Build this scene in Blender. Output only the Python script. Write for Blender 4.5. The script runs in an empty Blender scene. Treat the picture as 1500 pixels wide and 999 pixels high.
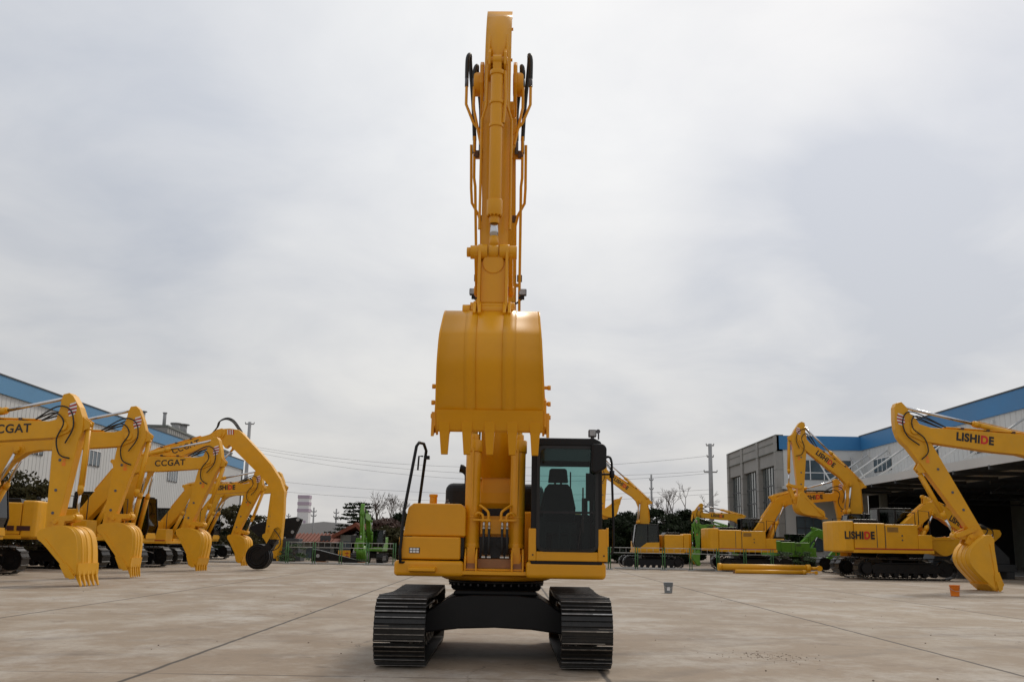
import bpy, bmesh, math, random
from mathutils import Vector, Matrix
random.seed(7)
R = math.radians
col = bpy.context.scene.collection
sc = bpy.context.scene
V = Vector

# ------------------------------------------------------------------ camera
F_PX, CAM_H = 1450.0, 1.59
PITCH, ROLL = math.atan((794 - 499.5) / F_PX), R(0.95)
cam = bpy.data.objects.new('camera', bpy.data.cameras.new('camera'))
col.objects.link(cam)
CM = Matrix.Rotation(R(90) + PITCH, 3, 'X') @ Matrix.Rotation(ROLL, 3, 'Z')
cam.matrix_world = Matrix.Translation((0, 0, CAM_H)) @ CM.to_4x4()
cam.data.sensor_width = 36
cam.data.lens = 36 * F_PX / 1500
cam.data.clip_start = .1
cam.data.clip_end = 5000
sc.camera = cam

def at(px, py, Y):
    d = CM @ V(((px - 750) / F_PX, -(py - 499.5) / F_PX, -1))
    return V((0, 0, CAM_H)) + d * (Y / d.y)

# ------------------------------------------------------------------ materials
def mat(name, c, rough=.5, metal=0, var=.06, vscale=3, bump=0, bscale=40, coat=0, streak=None, spec=.5, dust=None):
    m = bpy.data.materials.new(name); m.use_nodes = True
    nt = m.node_tree; N, L = nt.nodes, nt.links
    b = N['Principled BSDF']
    b.inputs['Roughness'].default_value = rough
    b.inputs['Metallic'].default_value = metal
    b.inputs['Coat Weight'].default_value = coat
    b.inputs['Specular IOR Level'].default_value = spec
    b.inputs['Coat Roughness'].default_value = .12
    tc = N.new('ShaderNodeTexCoord')
    no = N.new('ShaderNodeTexNoise'); no.inputs['Scale'].default_value = vscale
    no.inputs['Detail'].default_value = 6; no.inputs['Roughness'].default_value = .62
    mp = N.new('ShaderNodeMapping'); L.new(tc.outputs['Object'], mp.inputs[0]); L.new(mp.outputs[0], no.inputs[0])
    if streak: mp.inputs['Scale'].default_value = streak
    r = N.new('ShaderNodeValToRGB'); L.new(no.outputs[0], r.inputs[0])
    r.color_ramp.elements[0].position = .3; r.color_ramp.elements[1].position = .7
    r.color_ramp.elements[0].color = tuple(max(0, x * (1 - var)) for x in c) + (1,)
    r.color_ramp.elements[1].color = tuple(min(1, x * (1 + var)) for x in c) + (1,)
    out = r.outputs[0]
    if dust:
        n3 = N.new('ShaderNodeTexNoise'); n3.inputs['Scale'].default_value = 1.7; n3.inputs['Detail'].default_value = 9
        n3.inputs['Roughness'].default_value = .75
        L.new(tc.outputs['Object'], n3.inputs[0])
        rr = N.new('ShaderNodeMapRange'); rr.inputs[1].default_value = .5; rr.inputs[2].default_value = .75
        rr.inputs[4].default_value = dust[3]
        L.new(n3.outputs[0], rr.inputs[0])
        mx = N.new('ShaderNodeMix'); mx.data_type = 'RGBA'
        L.new(rr.outputs[0], mx.inputs[0]); L.new(out, mx.inputs[6]); mx.inputs[7].default_value = dust[:3] + (1,)
        out = mx.outputs[2]
    L.new(out, b.inputs['Base Color'])
    rm = N.new('ShaderNodeMapRange'); rm.inputs[3].default_value = rough * .85; rm.inputs[4].default_value = min(1, rough * 1.2)
    L.new(no.outputs[0], rm.inputs[0]); L.new(rm.outputs[0], b.inputs['Roughness'])
    if bump:
        n2 = N.new('ShaderNodeTexNoise'); n2.inputs['Scale'].default_value = bscale; n2.inputs['Detail'].default_value = 5
        L.new(tc.outputs['Object'], n2.inputs[0])
        bp = N.new('ShaderNodeBump'); bp.inputs['Strength'].default_value = bump; bp.inputs['Distance'].default_value = .02
        L.new(n2.outputs[0], bp.inputs['Height']); L.new(bp.outputs[0], b.inputs['Normal'])
    return m

M = dict(
    yellow=mat('yellow_paint', (.74, .33, .005), .34, var=.05, vscale=2.2, bump=.03, bscale=5, coat=.05, spec=.38, dust=(.50, .31, .09, .10)),
    yellow_far=mat('yellow_paint_weathered', (.74, .355, .008), .42, var=.07, vscale=1.3, bump=.04, bscale=4, spec=.4, dust=(.50, .34, .11, .18)),
    green=mat('green_paint', (.10, .27, .02), .45, var=.1, dust=(.22, .26, .10, .3)),
    black=mat('black_paint', (.006, .006, .007), .40, var=.2, vscale=5, spec=.28, dust=(.03, .027, .024, .3)),
    rubber=mat('black_hose', (.012, .012, .012), .55, var=.2, vscale=9),
    track=mat('track_steel', (.012, .011, .010), .42, metal=.2, var=.45, vscale=7, bump=.2, bscale=30, streak=(1, 4, 3), dust=(.06, .048, .04, .4)),
    edge=mat('polished_edge_highlight', (.26, .245, .23), .38, metal=.85, var=.35, vscale=5, streak=(1, 3, 1)),  # polished steel, lightened to paint the highlight lines on the grousers
    bare=mat('worn_steel', (.55, .53, .50), .32, metal=.9, var=.2, vscale=20),
    chrome=mat('chrome_rod', (.62, .62, .63), .18, metal=1, var=.04),
    brown=mat('pipe_clamp', (.10, .045, .022), .6, var=.2),
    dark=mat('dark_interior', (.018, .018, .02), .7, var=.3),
    seat=mat('seat_fabric', (.028, .028, .03), .85, var=.15, bump=.2, bscale=60),
    letter=mat('letter_black', (.015, .013, .013), .5, var=.1),
    red=mat('letter_red', (.62, .02, .015), .45, var=.1),
    stripe_red=mat('stripe_red', (.45, .03, .02), .45, var=.1),
    white=mat('decal_white', (.8, .79, .78), .4, var=.05),
    grey=mat('grey_plastic', (.10, .10, .11), .5, var=.1),
    stripe_dark=mat('louvre_dark', (.05, .008, .006), .5, var=.3),
    rust=mat('brown_plate', (.28, .13, .055), .6, var=.2),
    lampglass=mat('lamp_lens', (.35, .36, .37), .15, var=.2, vscale=40),
    orange=mat('orange_plastic', (.85, .22, .01), .4, var=.05),
    pail=mat('grey_pail', (.25, .27, .29), .4, metal=.3, var=.15),
    concrete_wall=mat('concrete_panel', (.33, .32, .30), .85, var=.12, vscale=.6, bump=.1),
    clad_white=mat('white_cladding', (.60, .60, .585), .55, var=.06, vscale=.25, streak=(1, 1, .2)),
    clad_blue=mat('blue_cladding', (.035, .19, .42), .5, var=.08, vscale=.3),
    clad_blue_l=mat('blue_cladding_faded', (.08, .25, .45), .5, var=.08, vscale=.3),
    seam=mat('cladding_seam', (.53, .53, .515), .6, var=.1),
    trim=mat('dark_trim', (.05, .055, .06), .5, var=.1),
    pole=mat('concrete_pole', (.34, .34, .34), .85, var=.1, vscale=2),
    fence=mat('green_fence_paint', (.05, .16, .05), .5, var=.15),
    rail=mat('grey_rail', (.42, .42, .40), .5, var=.1),
    tile=mat('red_roof_tile', (.19, .055, .03), .8, var=.25, vscale=3),
    plaster=mat('grey_plaster', (.20, .21, .19), .9, var=.15, vscale=1),
    bark=mat('bark', (.07, .05, .038), .9, var=.2),
    twig=mat('bare_twig', (.10, .075, .06), .9, var=.2),
    leaf_dark=mat('leaf_dark', (.014, .021, .009), .8, spec=.08, var=.45, vscale=1.2),
    leaf_mid=mat('leaf_olive', (.05, .045, .02), .8, spec=.08, var=.45, vscale=1.2),
    leaf_red=mat('leaf_reddish', (.075, .038, .026), .7, var=.4, vscale=1.2),
    shrub=mat('leaf_green', (.04, .075, .02), .7, var=.5, vscale=2),
    purple_hazed=mat('tower_purple_hazed', (.46, .38, .46), .8, var=.05),  # purple paled so the colour itself carries the distance haze
    towerwhite_hazed=mat('tower_white_hazed', (.72, .72, .73), .8, var=.04),  # white lightened, distance haze painted into the colour
    soil=mat('soil', (.20, .15, .11), .95, var=.3, vscale=.35, bump=.4, bscale=3),
    hill=mat('far_hill', (.085, .08, .078), .95, var=.15, vscale=.02),
    wire=mat('cable', (.20, .20, .21), .6, var=.05),
    kerb=mat('pale_kerb', (.42, .41, .39), .85, var=.1),
)

def glass(name, tint, refl=.5):
    m = bpy.data.materials.new(name); m.use_nodes = True
    nt = m.node_tree; N, L = nt.nodes, nt.links
    for n in list(N): N.remove(n)
    o = N.new('ShaderNodeOutputMaterial'); t = N.new('ShaderNodeBsdfTransparent'); g = N.new('ShaderNodeBsdfGlossy')
    t.inputs[0].default_value = tint + (1,); g.inputs[1].default_value = .04; g.inputs[0].default_value = (refl, refl, refl, 1)
    f = N.new('ShaderNodeFresnel'); f.inputs[0].default_value = 1.5
    mx = N.new('ShaderNodeMixShader'); L.new(f.outputs[0], mx.inputs[0]); L.new(t.outputs[0], mx.inputs[1]); L.new(g.outputs[0], mx.inputs[2])
    L.new(mx.outputs[0], o.inputs[0]); return m
M['glass'] = glass('cab_glass', (.46, .66, .64), .55)
M['glass_dark'] = mat('dark_window_glass', (.015, .022, .025), .08, var=.3, spec=.8)
M['glass_bay'] = mat('bay_glass', (.10, .115, .11), .16, var=.35, vscale=.35, spec=.6)
M['glass_blue'] = mat('window_glass', (.06, .09, .11), .15, var=.4, vscale=.5, spec=.6)

# ------------------------------------------------------------------ mesh builder
class MB:
    def __init__(s): s.v = []; s.f = []; s.m = []; s.sm = []
    def add(s, vs, fs, m=0, smooth=False):
        o = len(s.v); s.v += [tuple(v) for v in vs]; s.f += [tuple(i + o for i in f) for f in fs]; s.m += [m] * len(fs); s.sm += [smooth] * len(fs); return s
    def box(s, x0, x1, y0, y1, z0, z1, m=0, T=None):
        vs = [V((x, y, z)) for x in (x0, x1) for y in (y0, y1) for z in (z0, z1)]
        if T is not None: vs = [T @ v for v in vs]
        return s.add(vs, [(0, 1, 3, 2), (4, 6, 7, 5), (0, 4, 5, 1), (2, 3, 7, 6), (0, 2, 6, 4), (1, 5, 7, 3)], m)
    def prism(s, poly, a0, a1, axis='y', m=0, T=None):
        """polygon in the plane normal to axis, extruded a0..a1"""
        n = len(poly)
        def P(p, a):
            if axis == 'y': q = V((p[0], a, p[1]))
            elif axis == 'x': q = V((a, p[0], p[1]))
            else: q = V((p[0], p[1], a))
            return T @ q if T is not None else q
        vs = [P(p, a0) for p in poly] + [P(p, a1) for p in poly]
        fs = [tuple(range(n - 1, -1, -1)), tuple(range(n, 2 * n))] + [(i, (i + 1) % n, (i + 1) % n + n, i + n) for i in range(n)]
        return s.add(vs, fs, m)
    def strip(s, pts, t, a0, a1, taper=None, m=0):
        """open curve of (x,z) thickened by t inward, extruded in y; taper(i) scales y"""
        n = len(pts); ins = []
        for i in range(n):
            a = V(pts[max(0, i - 1)]); b = V(pts[min(n - 1, i + 1)]); d = (b - a).normalized()
            ins.append((pts[i][0] + d[1] * t, pts[i][1] - d[0] * t))
        vs = []
        for i in range(n):
            k = taper(i) if taper else 1
            for p in (pts[i], ins[i]):
                vs += [(p[0], a0 * k, p[1]), (p[0], a1 * k, p[1])]
        fs = []
        for i in range(n - 1):
            b = 4 * i; c = b + 4
            fs += [(b, b + 1, c + 1, c), (b + 2, c + 2, c + 3, b + 3), (b, c, c + 2, b + 2), (b + 1, b + 3, c + 3, c + 1)]
        fs += [(0, 2, 3, 1), (4 * n - 4, 4 * n - 3, 4 * n - 1, 4 * n - 2)]
        return s.add(vs, fs, m, True)
    def cyl(s, p0, p1, r0, r1=None, n=16, m=0, cap=True):
        p0, p1 = V(p0), V(p1); r1 = r0 if r1 is None else r1
        d = (p1 - p0).normalized(); u = d.orthogonal().normalized(); w = d.cross(u)
        vs = []
        for p, r in ((p0, r0), (p1, r1)):
            vs += [p + (u * math.cos(2 * math.pi * i / n) + w * math.sin(2 * math.pi * i / n)) * r for i in range(n)]
        s.add(vs, [(i, (i + 1) % n, (i + 1) % n + n, i + n) for i in range(n)], m, True)
        if cap:
            o = len(s.v) - 2 * n
            s.f += [tuple(o + i for i in range(n - 1, -1, -1)), tuple(o + n + i for i in range(n))]; s.m += [m, m]; s.sm += [False, False]
        return s
    def tube(s, pts, r, n=8, m=0, sub=0):
        pts = [V(p) for p in pts]
        if sub:
            q = []
            P = [pts[0]] + pts + [pts[-1]]
            for i in range(1, len(P) - 2):
                for k in range(sub):
                    t = k / sub; a, b, c, d = P[i - 1], P[i], P[i + 1], P[i + 2]
                    q.append(.5 * ((2 * b) + (c - a) * t + (2 * a - 5 * b + 4 * c - d) * t * t + (3 * b - a - 3 * c + d) * t ** 3))
            pts = q + [pts[-1]]
        rs = r if isinstance(r, (list, tuple)) else [r] * len(pts)
        vs = []; u = None; L = len(pts)
        for i in range(L):
            d = (pts[min(L - 1, i + 1)] - pts[max(0, i - 1)])
            d = d.normalized() if d.length > 1e-9 else V((0, 0, 1))
            if u is None: u = d.orthogonal().normalized()
            u = (u - d * u.dot(d))
            u = u.normalized() if u.length > 1e-6 else d.orthogonal().normalized()
            w = d.cross(u)
            vs += [pts[i] + (u * math.cos(2 * math.pi * k / n) + w * math.sin(2 * math.pi * k / n)) * rs[i] for k in range(n)]
        fs = [(i * n + k, i * n + (k + 1) % n, (i + 1) * n + (k + 1) % n, (i + 1) * n + k) for i in range(L - 1) for k in range(n)]
        s.add(vs, fs, m, True)
        return s.add([], [])
    def lathe(s, prof, c=(0, 0, 0), n=20, m=0):
        vs = [(c[0] + r * math.cos(2 * math.pi * k / n), c[1] + r * math.sin(2 * math.pi * k / n), c[2] + z) for r, z in prof for k in range(n)]
        fs = [(i * n + k, i * n + (k + 1) % n, (i + 1) * n + (k + 1) % n, (i + 1) * n + k) for i in range(len(prof) - 1) for k in range(n)]
        return s.add(vs, fs, m, True)
    def build(s, name, mats, parent=None, bevel=0, scale=1, seg=2):
        me = bpy.data.meshes.new(name)
        sv = s.v if scale == 1 else [(x * scale, y * scale, z * scale) for x, y, z in s.v]
        me.from_pydata(sv, [], s.f)
        if not isinstance(mats, (list, tuple)): mats = [mats]
        for m in mats: me.materials.append(M[m])
        me.polygons.foreach_set('material_index', s.m)
        me.polygons.foreach_set('use_smooth', s.sm)
        bm = bmesh.new(); bm.from_mesh(me); bmesh.ops.recalc_face_normals(bm, faces=bm.faces); bm.to_mesh(me); bm.free()
        o = bpy.data.objects.new(name, me); col.objects.link(o)
        if parent is not None: o.parent = parent
        if bevel:
            b = o.modifiers.new('bevel', 'BEVEL'); b.width = bevel * scale; b.segments = seg; b.limit_method = 'ANGLE'; b.angle_limit = R(35)
            b.harden_normals = False
        return o

def tag(o, label=None, cat=None, group=None, kind=None):
    if label: o['label'] = label
    if cat: o['category'] = cat
    if group: o['group'] = group
    if kind: o['kind'] = kind
    return o
def empty(name, loc=(0, 0, 0), rz=0):
    o = bpy.data.objects.new(name, None); col.objects.link(o); o.location = loc; o.rotation_euler = (0, 0, rz); o.empty_display_size = .3
    return o

def lettering(txt, size, mats, parent, T, reds=(), width=None, name='lettering', squeeze=1, bold=.03):
    cu = bpy.data.curves.new(name, 'FONT'); cu.body = txt; cu.size = size; cu.extrude = .004; cu.offset = bold * size
    cu.align_x = 'CENTER'; cu.align_y = 'CENTER'; cu.space_character = 1.08
    tmp = bpy.data.objects.new('tmp', cu)
    for m in mats: cu.materials.append(M[m])
    for i in reds: cu.body_format[i].material_index = 1
    col.objects.link(tmp)
    bpy.context.view_layer.update()
    me = bpy.data.meshes.new_from_object(tmp.evaluated_get(bpy.context.evaluated_depsgraph_get()))
    bpy.data.objects.remove(tmp)
    w = max(v.co.x for v in me.vertices) - min(v.co.x for v in me.vertices)
    k = (width / w if width else 1)
    me.transform(Matrix.Diagonal((k, squeeze, 1, 1)))
    me.transform(T)
    o = bpy.data.objects.new(name, me); col.objects.link(o); o.parent = parent
    return o
def face_T(origin, xdir, ydir):
    x = V(xdir).normalized(); y = V(ydir).normalized(); z = x.cross(y)
    m = Matrix((x, y, z)).transposed().to_4x4(); m.translation = V(origin); return m

# ------------------------------------------------------------------ excavator pieces (local: +x forward, +y cab side, z up)
def track_path(x0, x1, rf, rr, zf, zr, sag=.03, step=.02):
    pts = []
    n = 40
    for i in range(n + 1):      # front arc from bottom to top
        a = -math.pi / 2 + math.pi * i / n; pts.append((x1 + rf * math.cos(a), zf + rf * math.sin(a)))
    for i in range(1, 30):
        t = i / 30; x = x1 + (x0 - x1) * t; z = (zf + rf) * (1 - t) + (zr + rr) * t - sag * math.sin(math.pi * t) ** 2
        pts.append((x, z))
    for i in range(n + 1):
        a = math.pi / 2 + math.pi * i / n; pts.append((x0 + rr * math.cos(a), zr + rr * math.sin(a)))
    pts.append(pts[0]); return pts
def resample(pts, n):
    L = [0]
    for a, b in zip(pts, pts[1:]): L.append(L[-1] + math.hypot(b[0] - a[0], b[1] - a[1]))
    out = []
    for k in range(n):
        t = L[-1] * k / n
        i = max(j for j in range(len(L)) if L[j] <= t); i = min(i, len(pts) - 2)
        u = (t - L[i]) / max(1e-9, L[i + 1] - L[i])
        a, b = pts[i], pts[i + 1]
        d = V((b[0] - a[0], b[1] - a[1])).normalized()
        out.append((a[0] + (b[0] - a[0]) * u, a[1] + (b[1] - a[1]) * u, d))
    return out, L[-1]
def make_track(root, side, s, yc, w, hi=False):
    x0, x1, r = -1.62, 1.66, .385
    p = track_path(x0, x1, r, r, .455, .455)
    ns = 46
    sh, L = resample(p, ns); pitch = L / ns
    mb = MB()
    rnd = random.Random(int(side * 10 + 30))
    for (x, z, d) in sh:
        nx, nz = d[1], -d[0]           # outward
        T = Matrix(((d[0], 0, nx, x), (0, 1, 0, yc + rnd.uniform(-.004, .004)), (d[1], 0, nz, z), (0, 0, 0, 1)))
        h = w / 2
        # plate with a lipped overlap and three grouser bars
        prof = [(-pitch * .5, .0), (pitch * .47, .0), (pitch * .52, .018), (pitch * .42, .022), (pitch * .42, .048), (pitch * .33, .052), (pitch * .28, .024),
                (pitch * .05, .022), (pitch * .03, .042), (-pitch * .05, .042), (-pitch * .08, .022),
                (-pitch * .30, .022), (-pitch * .34, .042), (-pitch * .42, .040), (-pitch * .44, .014), (-pitch * .5, .010)]
        if not hi: prof = [(-pitch * .48, 0), (pitch * .48, 0), (pitch * .45, .05), (pitch * .3, .05), (pitch * .25, .02), (-pitch * .48, .02)]
        mb.prism(prof, -h, h, 'y', 0, T)
        if hi:
            mb.box(-pitch * .42, pitch * .42, -.10, -.06, -.09, -.002, 0, T); mb.box(-pitch * .42, pitch * .42, .06, .10, -.09, -.002, 0, T)
            mb.box(pitch * .345, pitch * .415, -h + .005, h - .005, .048, .0535, 2, T)  # thin light strip paints the highlight along the grouser tip
            if rnd.random() < .75: mb.box(-pitch * .03, pitch * .02, -h + .01, h - .01, .040, .0432, 2, T)
            if rnd.random() < .6: mb.box(-pitch * .41, -pitch * .36, -h + .01, h * rnd.uniform(.2, 1), .038, .0428, 2, T)
            if rnd.random() < .15:
                a = rnd.uniform(-h, h * .4); b = min(h, a + rnd.uniform(.1, .45))
                mb.box(pitch * .35, pitch * .40, a, b, .05, .0545, 1, T)
    t = mb.build('track', ['track', 'bare', 'edge'] if hi else 'track', root, scale=s)
    fr = MB()
    fr.prism([(-1.35, .26), (1.3, .26), (1.45, .36), (1.45, .56), (1.1, .66), (-1.2, .66), (-1.4, .56)], yc - .16, yc + .16)
    fr.prism([(-1.1, .66), (1.0, .66), (.9, .70), (-1.0, .70)], yc - .22, yc + .22)
    fr.build('track_frame', 'black', t, .015, s)
    m = MB(); m.cyl((x1, yc - .12, .455), (x1, yc + .12, .455), .32, n=28); m.cyl((x1, yc - .17, .455), (x1, yc + .17, .455), .12, n=16)
    m.build('idler', 'black', t, 0, s)
    m = MB()
    m.cyl((x0, yc - .06, .455), (x0, yc + .06, .455), .30, n=28); m.cyl((x0, yc - .22, .455), (x0, yc + .22, .455), .21, n=20)
    for k in range(20):
        a = k * math.pi / 10
        m.prism([(x0 + .29 * math.cos(a - .08), .455 + .29 * math.sin(a - .08)), (x0 + .36 * math.cos(a - .03), .455 + .36 * math.sin(a - .03)), (x0 + .36 * math.cos(a + .03), .455 + .36 * math.sin(a + .03)), (x0 + .29 * math.cos(a + .08), .455 + .29 * math.sin(a + .08))], yc - .05, yc + .05)
    m.build('sprocket', 'black', t, 0, s)
    for k in range(7):
        x = -1.2 + k * .4
        m = MB(); m.cyl((x, yc - .19, .20), (x, yc + .19, .20), .095, n=14); m.cyl((x, yc - .2, .20), (x, yc + .2, .20), .04, n=10)
        m.build('roller', 'black', t, 0, s)
    for k in (-.6, .6):
        m = MB(); m.cyl((k, yc - .13, .745), (k, yc + .13, .745), .06, n=12); m.box(k - .04, k + .04, yc - .05, yc + .05, .68, .74); m.build('carrier_roller', 'black', t, 0, s)
    return t

BU = [(-.30, .10), (-.12, .24), (.35, .36), (1.2, .82), (1.9, 1.22), (2.35, 1.38), (2.75, 1.40), (3.2, 1.30), (5.35, .30), (5.75, .24), (5.95, .14), (6.0, 0)]
BL = [(5.95, -.13), (5.75, -.2), (5.4, -.2), (3.7, .42), (3.1, .68), (2.7, .76), (2.2, .66), (1.5, .27), (.35, -.24), (-.05, -.24), (-.25, -.14)]
def rot2(p, a): return (p[0] * math.cos(a) - p[1] * math.sin(a), p[0] * math.sin(a) + p[1] * math.cos(a))
def add2(*ps): return (sum(p[0] for p in ps), sum(p[1] for p in ps))

def cylinder(root, name, a, b, y, r, s, ext=.45, paint='yellow_far', rodname='rod'):
    """barrel from a towards b, chrome rod to b"""
    a3, b3 = V((a[0], y, a[1])), V((b[0], y, b[1])); d = b3 - a3; L = d.length; d.normalize()
    c = a3 + d * L * (1 - ext)
    m = MB(); m.cyl(a3 + d * .08, c, r, n=20); m.cyl(c - d * .16, c + d * .02, r * 1.16, n=20); m.cyl(c - d * .02, c + d * .07, r * .8, n=16)
    m.cyl(a3 + V((0, -r * .8, 0)), a3 + V((0, r * .8, 0)), r * .95, n=16)
    m.cyl(a3 + d * .1, a3 + d * .16, r * 1.08, n=20)
    m.tube([a3 + d * .2 + V((0, 0, 0)) + d.cross(V((0, 1, 0))) * r * 1.3, a3 + d * (L * (1 - ext) - .12) + d.cross(V((0, 1, 0))) * r * 1.3], r * .16, 6)
    o = m.build(name, paint, root, 0, s)
    m = MB(); m.cyl(c + d * .06, b3 - d * .12, r * .56, n=16)
    m.build(rodname, 'chrome', o, 0, s)
    m = MB(); m.cyl(b3 + V((0, -r * .85, 0)), b3 + V((0, r * .85, 0)), r * .9, n=16); m.cyl(b3 - d * .15, b3 - d * .05, r * .72, n=14)
    m.build('rod_eye', paint, o, 0, s)
    return o

BK_FAR = [(-.16, -.10), (-.17, .04), (-.07, .26), (.06, .47), (.20, .62), (.38, .71), (.57, .71), (.76, .63), (.98, .49), (1.18, .345), (1.34, .225), (1.38, .195)]
BK_MAIN = [(-.16, -.10), (-.16, .16), (-.12, .40), (-.02, .545), (.14, .665), (.30, .775), (.38, .80), (.50, .80), (.72, .74), (.94, .60), (1.15, .43), (1.31, .27), (1.36, .22)]
def bucket(root, B, g, s, w, paint='yellow_far', hi=False, teeth=5, tl=.24, k=1.0):
    bk = [(t * k, q * k) for t, q in (BK_MAIN if hi else BK_FAR)]
    dq = .06 if hi else .03
    TW = .88 if hi else .89
    # refine the curve
    def W(p): return add2(B, rot2(p, g))
    n = len(bk)
    fine = []
    for i in range(n - 1):
        a = bk[max(0, i - 1)]; b = bk[i]; c = bk[i + 1]; d = bk[min(n - 1, i + 2)]
        for kk in range(4 if hi else 2):
            t = kk / (4 if hi else 2)
            fine.append(tuple(.5 * (2 * b[j] + (c[j] - a[j]) * t + (2 * a[j] - 5 * b[j] + 4 * c[j] - d[j]) * t * t + (3 * b[j] - a[j] - 3 * c[j] + d[j]) * t ** 3) for j in (0, 1)))
    fine.append(bk[-1])
    pts = [W(p) for p in fine]
    h = w / 2; nf = len(pts)
    tp = lambda i: TW + (1 - TW) * min(1, max(0, (fine[i][0] / k + .15) / 1.45))
    m = MB(); m.strip(pts, .03, -h, h, tp)
    # wear strips running down the back
    off = [(-.29, -.16), (.14, .29)] if hi else [(-.34, -.26), (-.04, .04), (.26, .34)]
    i0, i1 = int(nf * .12), int(nf * .93)
    for a, b in off:
        sp = []
        for i in range(i0, i1):
            pa, pb = V(pts[i - 1]), V(pts[i + 1]); d = (pb - pa).normalized(); sp.append((pts[i][0] - d[1] * .010, pts[i][1] + d[0] * .010))
        m.strip(sp, .012, a * w / 1.2, b * w / 1.2)
    shell = m.build('bucket', paint, root, 0, s)
    if hi:
        try:
            for p in shell.data.polygons: pass
        except Exception: pass
    # side plates
    op = [(-.16, -.10), (-.02, -.16), (.12, -.12), (.7, -.03), (1.30, .0), (1.46, .05)]
    inner = [p for p in fine]
    for sd in (-1, 1):
        poly = [W(p) for p in inner] + [W((a * k, b * k)) for a, b in reversed(op)]
        m = MB(); n2 = len(poly)
        ks = []
        for (u, v) in [*inner, *[(a * k, b * k) for a, b in reversed(op)]]: ks.append(TW + (1 - TW) * min(1, max(0, (u / k + .15) / 1.45)))
        vs = [(p[0], sd * (h * kk - .0), p[1]) for p, kk in zip(poly, ks)] + [(p[0], sd * (h * kk + .025), p[1]) for p, kk in zip(poly, ks)]
        m.add(vs, [tuple(range(n2)), tuple(range(2 * n2 - 1, n2 - 1, -1))] + [(i, (i + 1) % n2, (i + 1) % n2 + n2, i + n2) for i in range(n2)])
        # stiffening bar along the opening edge
        e = [W((.1 * k, -.10 * k)), W((1.35 * k, .02 * k)), W((1.32 * k, .11 * k)), W((.1 * k, .02 * k))]
        hk = [TW + (1 - TW) * .17, TW + (1 - TW) * .99, TW + (1 - TW) * .99, TW + (1 - TW) * .17]
        m.add([(p[0], sd * (h * q + .02), p[1]) for p, q in zip(e, hk)] + [(p[0], sd * (h * q + .05), p[1]) for p, q in zip(e, hk)], [(0, 1, 2, 3), (7, 6, 5, 4), (0, 4, 5, 1), (1, 5, 6, 2), (2, 6, 7, 3), (3, 7, 4, 0)])
        m.build('side_plate', paint, shell, .004, s)
        sc_ = [W((.92 * k, -.04 * k)), W((1.30 * k, -.10 * k)), W((1.42 * k, .0)), W((1.36 * k, .15 * k)), W((1.0 * k, .12 * k))]
        m = MB(); m.prism(sc_, sd * (h + .022), sd * (h + .048))
        tipp = [W((1.15 * k, -.06 * k)), W((1.42 * k, -.02 * k)), W((1.49 * k, .10 * k)), W((1.17 * k, .12 * k))]
        yy = sd * (h + .048)
        m.prism(tipp, yy, yy + sd * .035)
        if hi:
            for uu in (.80, 1.02, 1.2):
                c = W((uu * k, .03 * k)); m.cyl((c[0], sd * (h - .0), c[1]), (c[0], sd * (h + .08), c[1]), .022, n=10)
                m.cyl((c[0], sd * (h + .06), c[1]), (c[0], sd * (h + .10), c[1]), .032, n=6)
        m.build('side_cutter', paint, shell, .004, s)
    # lip plate
    m = MB(); m.prism([W((1.21 * k, (.29 + dq) * k)), W((1.22 * k, (.335 + dq) * k)), W((1.43 * k, (.165 + dq * .9) * k)), W((1.45 * k, (.12 + dq * .9) * k)), W((1.38 * k, (.145 + dq) * k))], -h - .004, h + .004)
    m.build('lip_plate', paint, shell, .004, s)
    for i in range(teeth):
        y = (-h + .085) + i * (w - .17) / (teeth - 1)
        m = MB()
        def sec(t, q0, q1, hw): return [V((*W((t * k, q0 * k)),)), V((*W((t * k, q1 * k)),)), hw]
        S = [sec(1.37, .10 + dq, .215 + dq, .05), sec(1.45, .04 + dq, .16 + dq, .05), sec(1.47, .045 + dq, .145 + dq, .042), sec(1.47 + tl, .03, .06, .03)] if not hi else [sec(1.34, .10 + dq, .24 + dq, .062), sec(1.44, .03 + dq, .17 + dq, .062), sec(1.46, .04 + dq, .155 + dq, .056), sec(1.46 + tl, .03, .07, .04)]
        vs = []
        for a, b, hw in S: vs += [(a[0], y - hw, a[1]), (a[0], y + hw, a[1]), (b[0], y + hw, b[1]), (b[0], y - hw, b[1])]
        fs = [(0, 1, 2, 3), (12, 15, 14, 13)]
        for j in range(3):
            o_ = 4 * j
            for q in range(4): fs.append((o_ + q, o_ + (q + 1) % 4, o_ + 4 + (q + 1) % 4, o_ + 4 + q))
        m.add(vs, fs); m.build('tooth', paint, shell, .005, s)
    # hinge ears
    m = MB()
    for y in (-.21, -.15, .15, .21):
        y0 = y - .018
        m.prism([W((-.12, -.14)), W((.1, -.12)), W((.12, .4)), W((-.02, .56)), (W((-.22, .42))), (W((-.26, .30))), (W((-.12, .16))), (W((-.14, .0)))], y0, y0 + .036)
    m.cyl((B[0], -.26, B[1]), (B[0], .26, B[1]), .06, n=14)
    E_ = W((-.17, .36)); m.cyl((E_[0], -.27, E_[1]), (E_[0], .27, E_[1]), .055, n=14)
    m.build('hinge_bracket', paint, shell, .004, s)
    return shell, E_

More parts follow.
